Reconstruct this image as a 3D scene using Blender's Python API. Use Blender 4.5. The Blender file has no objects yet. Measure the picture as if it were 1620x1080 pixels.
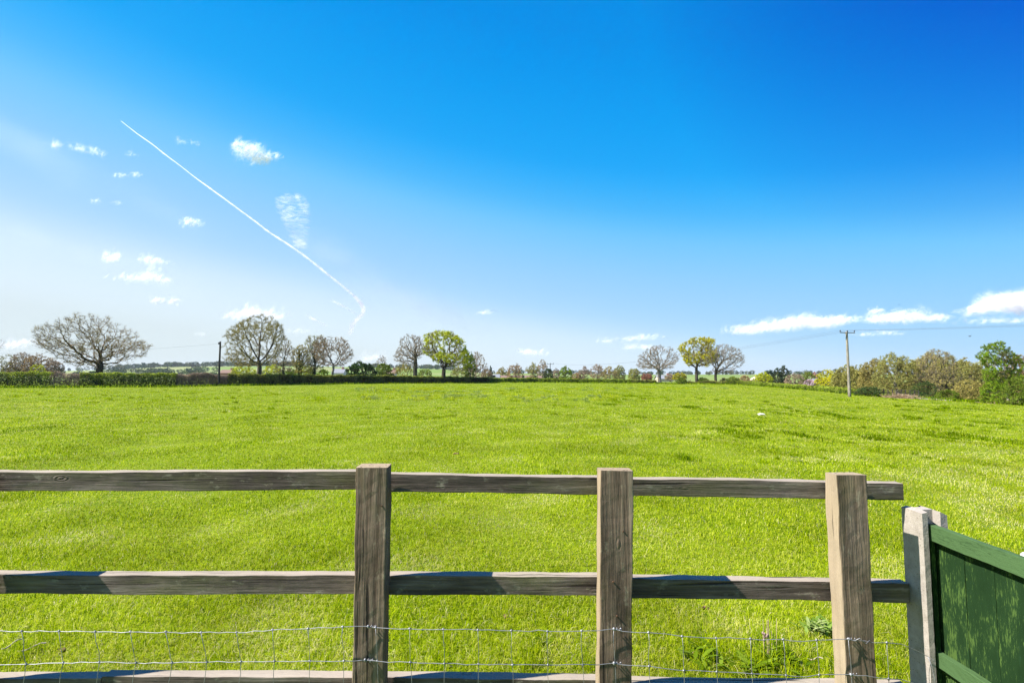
import bpy, math, random
import numpy as np
from mathutils import Vector
R = math.radians
sc = bpy.context.scene
C = sc.collection

# ------------------------------------------------------------------ camera
F, CX, CY, HOR = 780.0, 810.0, 540.0, 593.0
PITCH = math.atan((HOR - CY) / F)
CAMZ = 1.6
cd = bpy.data.cameras.new('camera'); cam = bpy.data.objects.new('camera', cd); C.objects.link(cam)
cd.sensor_width = 36.0; cd.lens = 36.0 * F / 1620.0
cd.clip_start = 0.05; cd.clip_end = 200000.0
cam.location = (0, 0, CAMZ); cam.rotation_euler = (R(90) + PITCH, 0, 0)
sc.camera = cam

# ------------------------------------------------------------------ light
EXPO = 1.3
HAZE = 0.00008
SUN = Vector((1.0, 0.20, -1.1)).normalized()          # the way the light travels
SUN_EL = math.asin(-SUN.z)
ld = bpy.data.lights.new('sun', 'SUN'); ld.energy = 5.0; ld.angle = R(0.5); ld.color = (1.0, 0.95, 0.87)
sun = bpy.data.objects.new('sun', ld); C.objects.link(sun)
sun.rotation_euler = SUN.to_track_quat('-Z', 'Y').to_euler()

w = bpy.data.worlds.new('World'); sc.world = w; w.use_nodes = True
nt = w.node_tree; bgn = nt.nodes['Background']
sky = nt.nodes.new('ShaderNodeTexSky'); sky.sky_type = 'NISHITA'; sky.sun_disc = False
sky.sun_elevation = SUN_EL
sky.sun_rotation = math.atan2(-SUN.x, -SUN.y)         # clockwise from +Y
sky.altitude = 0; sky.air_density = 1.0; sky.dust_density = 0.6; sky.ozone_density = 2.5
hs = nt.nodes.new('ShaderNodeHueSaturation'); hs.inputs['Saturation'].default_value = 1.6
nt.links.new(sky.outputs[0], hs.inputs['Color'])
# the clear-day colouring of the air by elevation, whiter low down and towards the sun's side
wc = nt.nodes.new('ShaderNodeTexCoord'); sxyz = nt.nodes.new('ShaderNodeSeparateXYZ'); nt.links.new(wc.outputs['Generated'], sxyz.inputs[0])
def wm_(op, a, b, c=None):
    m = nt.nodes.new('ShaderNodeMath'); m.operation = op
    for i, v in enumerate((a, b, c)):
        if v is None: continue
        if isinstance(v, (int, float)): m.inputs[i].default_value = v
        else: nt.links.new(v, m.inputs[i])
    return m.outputs[0]
q_ = wm_('MULTIPLY_ADD', sxyz.outputs[0], 0.155, sxyz.outputs[2])
rp = nt.nodes.new('ShaderNodeValToRGB'); el = rp.color_ramp.elements; rp.color_ramp.interpolation = 'B_SPLINE'
SKY = [(-1.0, (.35, .38, .30)), (-.01, (.83, .94, 1.0)), (.09, (.69, .865, 1.0)), (.145, (.42, .705, 1.0)), (.22, (.33, .65, 1.0)), (.30, (.18, .60, 1.0)), (.35, (.07, .49, .99)), (.42, (.0, .41, .99)), (.60, (.0, .28, .88)), (1.0, (.0, .16, .62))]
SKY = [(p * .5 + .5, c) for p, c in SKY]
while len(el) < len(SKY): el.new(.5)
for i, (p, c) in enumerate(SKY): el[i].position = p; el[i].color = (*c, 1)
nt.links.new(wm_('MULTIPLY_ADD', q_, .5, .5), rp.inputs[0])
pd_ = wm_('MAXIMUM', wm_('SUBTRACT', wm_('MULTIPLY', sxyz.outputs[0], sxyz.outputs[2]), 0.13), 0.0)
cb = nt.nodes.new('ShaderNodeCombineXYZ'); cb.inputs[0].default_value = 1
nt.links.new(wm_('MULTIPLY_ADD', pd_, -3.3, 1.0), cb.inputs[1]); nt.links.new(wm_('MULTIPLY_ADD', pd_, -1.2, 1.0), cb.inputs[2])
vm1 = nt.nodes.new('ShaderNodeVectorMath'); vm1.operation = 'MULTIPLY'; nt.links.new(rp.outputs[0], vm1.inputs[0]); nt.links.new(cb.outputs[0], vm1.inputs[1])
vm2 = nt.nodes.new('ShaderNodeVectorMath'); vm2.operation = 'SCALE'; vm2.inputs['Scale'].default_value = 10.0 / 2 ** EXPO; nt.links.new(vm1.outputs[0], vm2.inputs[0])
mxw = nt.nodes.new('ShaderNodeMix'); mxw.data_type = 'RGBA'; mxw.inputs[0].default_value = 0.97
nt.links.new(hs.outputs[0], mxw.inputs[6]); nt.links.new(vm2.outputs[0], mxw.inputs[7]); nt.links.new(mxw.outputs[2], bgn.inputs['Color'])
bgn.inputs['Strength'].default_value = 0.10

sc.view_settings.view_transform = 'Standard'; sc.view_settings.look = 'None'
sc.view_settings.gamma = 1.0; sc.view_settings.use_curve_mapping = False
sc.view_settings.exposure = EXPO
sc.cycles.transparent_max_bounces = 128
sc.cycles.max_bounces = 6; sc.cycles.diffuse_bounces = 3

# ------------------------------------------------------------------ geometry helpers
cp, sp = math.cos(PITCH), math.sin(PITCH)
def W(u, v, Y):
    """world point at forward distance Y seen in direction (u, v) of the 1620-wide photograph"""
    a = (u - CX) / F; b = (CY - v) / F
    k = Y / (cp - b * sp)
    return np.array([a * k, Y, CAMZ + (sp + b * cp) * k])

KN = np.array([  # bearing u, field depth D, base v
 (-900, 50, 618), (-300, 62, 614), (0, 70, 613.5), (100, 72, 613), (280, 80, 612), (410, 86, 609.5), (560, 98, 607.2),
 (700, 115, 606), (850, 130, 605), (1000, 128, 606.3), (1160, 120, 608), (1220, 105, 612), (1300, 88, 619),
 (1345, 76, 624.5), (1420, 66, 629), (1500, 58, 634), (1620, 50, 641), (1900, 40, 652), (2600, 30, 665)])
def Dfun(u): return np.interp(u, KN[:, 0], KN[:, 1])
def zedge(u): return CAMZ - (np.interp(u, KN[:, 0], KN[:, 2]) - HOR) / F * Dfun(u)
HK = np.array([(-900, 588), (0, 588), (160, 585), (250, 580.5), (350, 579), (450, 579), (600, 581), (700, 583), (760, 589),
               (900, 590), (1000, 591.5), (1200, 591), (1620, 590), (2600, 590)])
def hz(x, y):
    x = np.asarray(x, float); y = np.asarray(y, float)
    yy = np.maximum(y, 0.5)
    u = np.clip(CX + F * x / yy, -900, 2600)
    D = Dfun(u); ze = zedge(u)
    t = np.clip(y / D, 0, 1)
    z = ze * t ** 1.3
    far = np.clip((y - D) / 400.0, 0, 1)
    z = z * (1 - far) + far * (-1.5)
    hh = (HOR - np.interp(u, HK[:, 0], HK[:, 1])) / F * 1400 + 1.6
    s = np.clip((y - 550) / 800.0, 0, 1); s = s * s * (3 - 2 * s)
    z = z + s * hh
    r = np.hypot(x, y)
    un = 0.018 * (np.sin(x * 1.7 + 0.6 * y) + np.sin(y * 1.3 - 0.8 * x + 1.0) + np.sin(x * 0.53 + 2) * 1.5) \
       + 0.05 * np.sin(x * .11 + 1) * np.sin(y * .17 + .4)
    return z + un * np.clip(1 - r / 300.0, 0, 1) * np.clip(r / 4.0, 0, 1)
def H1(x, y): return float(hz(x, y))
def G(u, v):
    """ground point seen at (u, v)"""
    lo = 1.5
    for Y in np.geomspace(1.5, 200, 600):
        p = W(u, v, Y)
        if p[2] <= H1(p[0], p[1]): break
    return np.array([p[0], p[1], H1(p[0], p[1])])

def link(name, me, mat, parent=None):
    o = bpy.data.objects.new(name, me); C.objects.link(o)
    if mat is not None: me.materials.append(mat)
    if parent is not None: o.parent = parent
    return o
def mesh_np(name, V, faces, mat, parent=None, origin=(0, 0, 0), rnd=None, uv=None, smooth=False):
    """V (n,3) world coords; faces: list of (m,k) int arrays; rnd per face; uv per loop"""
    me = bpy.data.meshes.new(name)
    V = np.asarray(V, np.float64) - np.asarray(origin, np.float64)
    me.vertices.add(len(V)); me.vertices.foreach_set('co', V.astype(np.float32).ravel())
    faces = [np.asarray(f, np.int32) for f in faces if len(f)]
    loops = np.concatenate([f.ravel() for f in faces])
    tot = np.concatenate([np.full(len(f), f.shape[1], np.int32) for f in faces])
    start = np.concatenate([[0], np.cumsum(tot)[:-1]]).astype(np.int32)
    me.loops.add(len(loops)); me.loops.foreach_set('vertex_index', loops)
    me.polygons.add(len(tot)); me.polygons.foreach_set('loop_start', start); me.polygons.foreach_set('loop_total', tot)
    if rnd is not None:
        a = me.attributes.new('rnd', 'FLOAT', 'FACE'); a.data.foreach_set('value', np.asarray(rnd, np.float32))
    if uv is not None:
        l = me.uv_layers.new(name='UVMap'); l.data.foreach_set('uv', np.asarray(uv, np.float32).ravel())
    me.update(calc_edges=True)
    me.polygons.foreach_set('use_smooth', np.full(len(tot), smooth))
    return link(name, me, mat, parent)
def thing(name, label, cat, loc=(0, 0, 0), group=None):
    o = bpy.data.objects.new(name, None); C.objects.link(o); o.location = tuple(float(a) for a in loc)
    o.empty_display_size = 0.3
    return tag(o, label, cat, group)
def tag(o, label, cat, group=None):
    o['label'] = label; o['category'] = cat
    if group: o['group'] = group
    return o
class MB:
    def __init__(s): s.v = []; s.q = []; s.t = []; s.n = 0
    def add(s, V, q=None, t=None):
        V = np.asarray(V, float)
        if q is not None and len(q): s.q.append(np.asarray(q, int) + s.n)
        if t is not None and len(t): s.t.append(np.asarray(t, int) + s.n)
        s.v.append(V); s.n += len(V)
    def box(s, a, b):
        (x0, y0, z0), (x1, y1, z1) = a, b
        V = [(x0,y0,z0),(x1,y0,z0),(x1,y1,z0),(x0,y1,z0),(x0,y0,z1),(x1,y0,z1),(x1,y1,z1),(x0,y1,z1)]
        s.add(V, q=[(0,3,2,1),(4,5,6,7),(0,1,5,4),(1,2,6,5),(2,3,7,6),(3,0,4,7)])
    def tube(s, pts, r, k=6, caps=True):
        pts = np.asarray(pts, float); n = len(pts); r = np.broadcast_to(np.asarray(r, float), (n,))
        T = np.gradient(pts, axis=0); T /= np.linalg.norm(T, axis=1)[:, None] + 1e-12
        ref = np.array([0, 0, 1.0]) if abs(T[:, 2]).mean() < .8 else np.array([1.0, 0, 0])
        A = np.cross(T, ref); A /= np.linalg.norm(A, axis=1)[:, None] + 1e-12
        B = np.cross(T, A)
        an = np.arange(k) * 2 * math.pi / k
        V = pts[:, None, :] + r[:, None, None] * (A[:, None, :] * np.cos(an)[None, :, None] + B[:, None, :] * np.sin(an)[None, :, None])
        q = []
        for i in range(n - 1):
            for j in range(k):
                q.append((i*k+j, i*k+(j+1) % k, (i+1)*k+(j+1) % k, (i+1)*k+j))
        V = V.reshape(-1, 3); t = []
        if caps:
            V = np.vstack([V, pts[:1], pts[-1:]])
            for j in range(k):
                t.append((n*k, (j+1) % k, j)); t.append((n*k+1, (n-1)*k+j, (n-1)*k+(j+1) % k))
        s.add(V, q=q, t=t)
    def ball(s, c, r, k=6):
        c = np.asarray(c, float); r = np.broadcast_to(np.asarray(r, float), (3,))
        V = []; 
        for i in range(1, k):
            th = math.pi * i / k
            for j in range(k + 2):
                ph = 2 * math.pi * j / (k + 2)
                V.append((math.sin(th)*math.cos(ph), math.sin(th)*math.sin(ph), math.cos(th)))
        m = k + 2; V += [(0,0,1), (0,0,-1)]; q = []; t = []
        for i in range(k - 2):
            for j in range(m): q.append((i*m+j, (i+1)*m+j, (i+1)*m+(j+1) % m, i*m+(j+1) % m))
        a = (k-1)*m
        for j in range(m): t.append((a, j, (j+1) % m)); t.append((a+1, (k-2)*m+(j+1) % m, (k-2)*m+j))
        s.add(np.array(V) * r + c, q=q, t=t)
    def build(s, name, mat, parent=None, origin=None, smooth=False):
        if origin is None: origin = tuple(parent.location) if parent is not None else (0, 0, 0)
        f = []
        if s.q: f.append(np.vstack(s.q))
        if s.t: f.append(np.vstack(s.t))
        return mesh_np(name, np.vstack(s.v), f, mat, parent, origin, smooth=smooth)

# ------------------------------------------------------------------ materials
def mat_new(name):
    m = bpy.data.materials.new(name); m.use_nodes = True
    n = m.node_tree; n.nodes.clear()
    out = n.nodes.new('ShaderNodeOutputMaterial')
    return m, n, out
def N(n, typ, **kw):
    x = n.nodes.new(typ)
    for k, v in kw.items():
        if k in x.inputs: x.inputs[k].default_value = v
        else: setattr(x, k, v)
    return x
def ramp(n, stops, src=None):
    r = n.nodes.new('ShaderNodeValToRGB'); e = r.color_ramp.elements
    while len(e) < len(stops): e.new(0.5)
    for i, (p, c) in enumerate(stops):
        e[i].position = p; e[i].color = (*c, 1) if len(c) == 3 else c
    if src is not None: n.links.new(src, r.inputs[0])
    return r
def mixc(n, fac, a, b, typ='MIX'):
    m = n.nodes.new('ShaderNodeMix'); m.data_type = 'RGBA'; m.blend_type = typ
    for sock, val in ((m.inputs[0], fac), (m.inputs[6], a), (m.inputs[7], b)):
        if isinstance(val, bpy.types.NodeSocket): n.links.new(val, sock)
        elif isinstance(val, (int, float)): sock.default_value = val
        else: sock.default_value = (*val, 1)
    return m.outputs[2]
def princ(n, out, col, rough=0.85, bump=None, bstr=0.4, bdist=0.01, spec=0.3, metal=0.0):
    b = n.nodes.new('ShaderNodeBsdfPrincipled')
    if isinstance(col, bpy.types.NodeSocket): n.links.new(col, b.inputs['Base Color'])
    else: b.inputs['Base Color'].default_value = (*col, 1)
    b.inputs['Roughness'].default_value = rough; b.inputs['Metallic'].default_value = metal
    b.inputs['Specular IOR Level'].default_value = spec
    if bump is not None:
        bp = n.nodes.new('ShaderNodeBump'); bp.inputs['Strength'].default_value = bstr; bp.inputs['Distance'].default_value = bdist
        n.links.new(bump, bp.inputs['Height']); n.links.new(bp.outputs[0], b.inputs['Normal'])
    n.links.new(b.outputs[0], out.inputs[0]); return b
def coords(n, scale, kind='Object', rnd=True):
    tc = n.nodes.new('ShaderNodeTexCoord'); mp = n.nodes.new('ShaderNodeMapping'); mp.inputs['Scale'].default_value = scale
    n.links.new(tc.outputs[kind], mp.inputs[0])
    if rnd:
        oi = n.nodes.new('ShaderNodeObjectInfo'); mu = n.nodes.new('ShaderNodeMath'); mu.operation = 'MULTIPLY'
        mu.inputs[1].default_value = 37.0; n.links.new(oi.outputs['Random'], mu.inputs[0])
        n.links.new(mu.outputs[0], mp.inputs['Location'])
    return mp.outputs[0]
def noise(n, vec, scale=1.0, detail=4, rough=0.6, dist=0.0):
    x = n.nodes.new('ShaderNodeTexNoise'); x.inputs['Scale'].default_value = scale; x.inputs['Detail'].default_value = detail
    x.inputs['Roughness'].default_value = rough; x.inputs['Distortion'].default_value = dist
    n.links.new(vec, x.inputs['Vector']); return x.outputs['Fac']

def leaf_mat(name, cols, trans=0.35, clump=0.35, cscale=0.5):
    """cols: list of colours spread over the per-leaf random value; clump: light/dark by world-scale noise of the leaf age"""
    m, n, out = mat_new(name)
    at = n.nodes.new('ShaderNodeAttribute'); at.attribute_name = 'rnd'
    k = len(cols)
    rp = ramp(n, [(i / max(1, k - 1), c) for i, c in enumerate(cols)], at.outputs['Fac'])
    nz = noise(n, coords(n, (1, 1, 1)), cscale, 2)
    mr = N(n, 'ShaderNodeMapRange'); mr.inputs[1].default_value = .35; mr.inputs[2].default_value = .65
    mr.inputs[3].default_value = 1 - clump; mr.inputs[4].default_value = 1 + clump
    n.links.new(nz, mr.inputs[0])
    hsn = n.nodes.new('ShaderNodeHueSaturation'); n.links.new(rp.outputs[0], hsn.inputs['Color']); n.links.new(mr.outputs[0], hsn.inputs['Value'])
    d = n.nodes.new('ShaderNodeBsdfDiffuse'); t = n.nodes.new('ShaderNodeBsdfTranslucent'); mx = n.nodes.new('ShaderNodeMixShader')
    n.links.new(hsn.outputs[0], d.inputs[0]); n.links.new(hsn.outputs[0], t.inputs[0]); mx.inputs[0].default_value = trans
    n.links.new(d.outputs[0], mx.inputs[1]); n.links.new(t.outputs[0], mx.inputs[2]); n.links.new(mx.outputs[0], out.inputs[0])
    return m
def bark_mat(name, c1, c2):
    m, n, out = mat_new(name)
    v = coords(n, (3, 3, .8)); nz = noise(n, v, 2.0, 5, .65)
    princ(n, out, ramp(n, [(.3, c1), (.7, c2)], nz).outputs[0], .95, nz, .6, .05, .1)
    return m

def wood_mat(name, axis, dark, mid, light, algae=(.10, .12, .02), algamt=.5, grain=38.0, knot=True, sunlit_tint=None):
    m, n, out = mat_new(name)
    s = [grain] * 3; s[axis] = 1.6
    v = coords(n, s); 
    g = noise(n, v, 1.0, 8, .68, .6)
    s2 = [grain * 3.2] * 3; s2[axis] = 5.0
    g2 = noise(n, coords(n, s2), 1.0, 4, .7)
    s3 = [7.0] * 3; s3[axis] = 2.2
    bl = noise(n, coords(n, s3), 1.0, 4, .6, .4)
    col = ramp(n, [(.28, dark), (.5, mid), (.74, light)], g).outputs[0]
    col = mixc(n, ramp(n, [(.42, (0, 0, 0)), (.62, (1, 1, 1))], bl).outputs[0], col, mixc(n, .75, col, dark), 'MIX')
    fine = ramp(n, [(.35, (.55, .55, .55)), (.6, (1.05, 1.05, 1.05))], g2).outputs[0]
    col = mixc(n, 0.8, col, fine, 'MULTIPLY')
    s4 = [4.0] * 3; s4[axis] = 1.4
    al = noise(n, coords(n, s4), 1.3, 5, .7, .5)
    am = ramp(n, [(.50, (0, 0, 0)), (.72, (algamt,) * 3)], al).outputs[0]
    col = mixc(n, am, col, algae)
    s8 = [30.0] * 3; s8[axis] = 16.0
    li = noise(n, coords(n, s8), 1.0, 4, .75); col = mixc(n, ramp(n, [(.58, (0, 0, 0)), (.70, (.5, .5, .5))], li).outputs[0], col, tuple(.55 * a + .45 * b for a, b in zip(light, (.30, .31, .20))))
    s7 = [75.0] * 3; s7[axis] = 1.3
    ck = noise(n, coords(n, s7), 1.0, 2, .4, .2); ckm = ramp(n, [(.66, (0, 0, 0)), (.70, (.85, .85, .85))], ck).outputs[0]
    if sunlit_tint:      # upward and sun-side faces painted paler, sunlight put into the colour
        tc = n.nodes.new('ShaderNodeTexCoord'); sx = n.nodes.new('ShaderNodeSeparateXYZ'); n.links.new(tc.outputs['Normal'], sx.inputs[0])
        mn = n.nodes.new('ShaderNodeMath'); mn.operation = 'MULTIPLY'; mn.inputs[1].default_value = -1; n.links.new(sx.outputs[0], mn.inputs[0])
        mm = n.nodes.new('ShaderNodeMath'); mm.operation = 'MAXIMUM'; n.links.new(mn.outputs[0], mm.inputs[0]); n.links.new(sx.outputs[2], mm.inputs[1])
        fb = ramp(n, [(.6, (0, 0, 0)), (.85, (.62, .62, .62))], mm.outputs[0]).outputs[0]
        col = mixc(n, fb, col, sunlit_tint)
    col = mixc(n, ckm, col, (.018, .013, .010))
    h = n.nodes.new('ShaderNodeMath'); h.operation = 'ADD'; n.links.new(g, h.inputs[0]); n.links.new(g2, h.inputs[1])
    hs_ = n.nodes.new('ShaderNodeMath'); hs_.operation = 'SUBTRACT'; n.links.new(h.outputs[0], hs_.inputs[0]); n.links.new(ckm, hs_.inputs[1])
    hout = hs_.outputs[0]
    if knot:
        s5 = [8.0] * 3; s5[axis] = 3.2
        vo = n.nodes.new('ShaderNodeTexVoronoi'); n.links.new(coords(n, s5), vo.inputs['Vector']); vo.inputs['Scale'].default_value = 1.0
        sw = n.nodes.new('ShaderNodeMath'); sw.operation = 'MULTIPLY'; sw.inputs[1].default_value = 110
        n.links.new(vo.outputs['Distance'], sw.inputs[0])
        sn = n.nodes.new('ShaderNodeMath'); sn.operation = 'SINE'; n.links.new(sw.outputs[0], sn.inputs[0])
        near = ramp(n, [(.03, (1, 1, 1)), (.12, (0, 0, 0))], vo.outputs['Distance']).outputs[0]
        ring = n.nodes.new('ShaderNodeMath'); ring.operation = 'MULTIPLY'; n.links.new(near, ring.inputs[0]); n.links.new(sn.outputs[0], ring.inputs[1])
        kc = ramp(n, [(.0, (0, 0, 0)), (.8, (.5, .5, .5))], ring.outputs[0]).outputs[0]
        col = mixc(n, kc, col, tuple(c * .6 for c in dark))
        h2 = n.nodes.new('ShaderNodeMath'); h2.operation = 'ADD'; n.links.new(hout, h2.inputs[0]); n.links.new(ring.outputs[0], h2.inputs[1]); hout = h2.outputs[0]
    princ(n, out, col, .9, hout, .8, .004, .2)
    return m

M = {}
M['rail'] = wood_mat('weathered_rail_wood', 0, (.055, .041, .033), (.155, .122, .097), (.31, .26, .21), algae=(.12, .125, .035), algamt=.6, sunlit_tint=(.40, .34, .27))
M['post'] = wood_mat('weathered_post_wood', 2, (.070, .045, .030), (.19, .135, .094), (.34, .26, .18), algae=(.13, .125, .035), algamt=.5, sunlit_tint=(.36, .28, .18))
M['post_new'] = wood_mat('paler_post_wood', 2, (.10, .068, .044), (.24, .175, .12), (.39, .31, .215), algae=(.17, .15, .04), algamt=.35, sunlit_tint=(.37, .295, .20))
def metal_mat():
    m, n, out = mat_new('galvanised_wire')
    nz = noise(n, coords(n, (60, 60, 60)), 1, 3)
    princ(n, out, ramp(n, [(.3, (.16, .16, .17)), (.7, (.36, .36, .38))], nz).outputs[0], .5, metal=.5, spec=.5); return m
M['wire'] = metal_mat()
def simple(name, c1, c2, sc_=5.0, rough=.85, bstr=.2, metal=0.0):
    m, n, out = mat_new(name); nz = noise(n, coords(n, (1, 1, 1)), sc_, 5)
    princ(n, out, ramp(n, [(.3, c1), (.7, c2)], nz).outputs[0], rough, nz, bstr, .01, metal=metal); return m
M['nail'] = simple('rusty_nail', (.05, .03, .02), (.16, .08, .04), 80)
def concrete_mat():
    m, n, out = mat_new('pitted_concrete')
    v = coords(n, (1, 1, 1)); a = noise(n, v, 26, 6, .7); b = noise(n, v, 170, 3, .6); c = noise(n, v, 7, 4)
    col = ramp(n, [(.3, (.24, .21, .18)), (.7, (.37, .33, .29))], a).outputs[0]
    col = mixc(n, ramp(n, [(.30, (1, 1, 1)), (.37, (0, 0, 0))], b).outputs[0], col, (.10, .08, .06))
    col = mixc(n, ramp(n, [(.62, (0, 0, 0)), (.74, (.5, .5, .5))], c).outputs[0], col, (.16, .15, .07))
    h = n.nodes.new('ShaderNodeMath'); h.operation = 'ADD'; n.links.new(a, h.inputs[0]); n.links.new(b, h.inputs[1])
    princ(n, out, col, .92, h.outputs[0], .5, .003, .2); return m
M['concrete'] = concrete_mat()
def green_paint(name, axis):
    m, n, out = mat_new(name)
    s = [230.0] * 3; s[axis] = 34.0
    g = noise(n, coords(n, s), 1, 6, .7, .25)
    s = [14.0] * 3; s[axis] = 5
    pz = noise(n, coords(n, s), 1, 3, .6)
    s = [110.0] * 3; s[axis] = 9.0
    g3 = noise(n, coords(n, s), 1, 3, .7)
    base = ramp(n, [(.3, (.007, .022, .006)), (.7, (.014, .038, .011))], pz).outputs[0]
    ad = n.nodes.new('ShaderNodeMath'); ad.operation = 'MULTIPLY_ADD'; ad.inputs[1].default_value = .75
    n.links.new(pz, ad.inputs[0]); n.links.new(g, ad.inputs[2])
    lo = (.93, 1.06) if axis == 2 else (.52, .86)
    worn = ramp(n, [(lo[0], (0, 0, 0)), (lo[1], (.85, .85, .85))], ad.outputs[0]).outputs[0]
    col = mixc(n, worn, base, (.065, .115, .025) if axis == 2 else (.065, .12, .045))
    col = mixc(n, ramp(n, [(.25, (.8, .8, .8)), (.38, (0, 0, 0))], g3).outputs[0], col, (.012, .035, .014))
    princ(n, out, col, .8, g, .5, .003, .12); return m
M['green_board'] = green_paint('worn_green_boards', 2)
M['green_rail'] = green_paint('worn_green_rail', 1)
M['pole'] = wood_mat('pale_pole_wood', 2, (.16, .14, .11), (.30, .27, .22), (.42, .39, .33), algamt=.1, grain=10, knot=False)
M['dark_pole'] = simple('dark_creosoted_wood', (.02, .018, .016), (.05, .045, .04), 3)
M['insul'] = simple('dark_glazed_insulator', (.02, .02, .022), (.05, .05, .05), 30, .35)
M['steel'] = simple('grey_steel', (.10, .11, .12), (.2, .21, .22), 9, .6, metal=.4)
M['line'] = simple('weathered_cable', (.05, .05, .06), (.11, .11, .12), 3)

# ------------------------------------------------------------------ ground
def ground():
    az = np.concatenate([np.arange(-60, 60, 0.5), np.arange(60, 300, 4.0)]) * math.pi / 180
    rr = np.concatenate([[0.0], np.geomspace(0.6, 9000, 190)])
    A, RR = np.meshgrid(az, rr[1:])
    X = RR * np.sin(A); Y = RR * np.cos(A); Z = hz(X, Y)
    V = np.stack([X, Y, Z], -1).reshape(-1, 3)
    nr, na = X.shape
    i = np.arange(nr - 1)[:, None]; j = np.arange(na)[None, :]; j2 = (j + 1) % na
    q = np.stack([i*na + j, (i+1)*na + j, (i+1)*na + j2, i*na + j2], -1).reshape(-1, 4)[:, ::-1]
    V = np.vstack([V, [[0, 0, H1(0, 0.01)]]]); c = len(V) - 1
    t = np.stack([np.full(na, c), np.arange(na), (np.arange(na) + 1) % na], -1)[:, ::-1]
    m, n, out = mat_new('pasture_grass_ground')
    v = coords(n, (1, 1, 1), rnd=False)
    a = noise(n, v, 0.22, 5, .6, .3); b = noise(n, v, 2.2, 6, .7); c_ = noise(n, v, 14, 5, .75); d = noise(n, v, .05, 3)
    col = ramp(n, [(.30, (.075, .115, .003)), (.50, (.125, .185, .004)), (.72, (.20, .24, .015))], b).outputs[0]
    col = mixc(n, ramp(n, [(.38, (.0, .0, .0)), (.66, (.85, .85, .85))], a).outputs[0], col, (.165, .22, .006))
    col = mixc(n, ramp(n, [(.55, (0, 0, 0)), (.78, (.55, .55, .55))], d).outputs[0], col, (.19, .195, .04))
    fn = ramp(n, [(.30, (.45, .50, .45)), (.48, (.95, .95, .95)), (.70, (1.3, 1.25, 1.2))], c_).outputs[0]
    col = mixc(n, .9, col, fn, 'MULTIPLY')
    # other fields beyond the hedges
    vo = n.nodes.new('ShaderNodeTexVoronoi'); vo.inputs['Scale'].default_value = .0045; n.links.new(v, vo.inputs['Vector'])
    fld = ramp(n, [(.0, (.12, .19, .03)), (.35, (.16, .22, .05)), (.6, (.21, .22, .09)), (1., (.11, .17, .04))], vo.outputs['Color'])
    sx = n.nodes.new('ShaderNodeSeparateXYZ'); n.links.new(v, sx.inputs[0])
    mr = N(n, 'ShaderNodeMapRange'); mr.inputs[1].default_value = 150; mr.inputs[2].default_value = 200; n.links.new(sx.outputs[1], mr.inputs[0])
    col = mixc(n, mr.outputs[0], col, fld.outputs[0])
    princ(n, out, col, .95, c_, .7, .03, .1)
    o = mesh_np('field', V, [q, t], m, smooth=True); o['kind'] = 'structure'
ground()

rng = np.random.default_rng(7)
def vnoise(x, y, s, seed=0):
    r = np.random.default_rng(seed); o = np.zeros_like(x)
    for k in range(7):
        a = r.uniform(0, 2 * math.pi); f = s * r.uniform(.5, 2.0)
        o += np.sin((x * math.cos(a) + y * math.sin(a)) * f + r.uniform(0, 6.28) + 1.3 * np.sin((x * math.sin(a) - y * math.cos(a)) * f * .7))
    return o / 7.0

def blades(name, x, y, L, wd, rnd, mat, lean=0.9):
    n_ = len(x); z = hz(x, y)
    az = rng.uniform(0, 2 * math.pi, n_); ld_ = rng.uniform(0.15, 1.0, n_) * lean * L
    la = az + rng.normal(0, .8, n_) + math.pi / 2
    sx, sy = np.cos(az) * wd / 2, np.sin(az) * wd / 2
    dx, dy = np.cos(la) * ld_, np.sin(la) * ld_
    B = np.stack([x, y, z - .004], -1)
    S = np.stack([sx, sy, 0 * sx], -1)
    m1 = B + np.stack([dx * .3, dy * .3, L * .62], -1); tp = B + np.stack([dx, dy, L * (1 - .35 * (ld_ / (L + 1e-9)) ** 2)], -1)
    V = np.stack([B - S, B + S, m1 + S * .8, m1 - S * .8, tp], 1).reshape(-1, 3)
    i = np.arange(n_) * 5
    q = np.stack([i, i + 1, i + 2, i + 3], -1); t = np.stack([i + 3, i + 2, i + 4], -1)
    o = mesh_np(name, V, [q, t], mat, rnd=np.concatenate([rnd, rnd])); o['kind'] = 'stuff'
    return o
gm_ = leaf_mat('grass_blades', [(.032, .078, .002), (.135, .22, .002), (.26, .355, .003), (.38, .44, .006), (.50, .50, .07), (.62, .55, .33)], .45, .20, .8)
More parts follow.
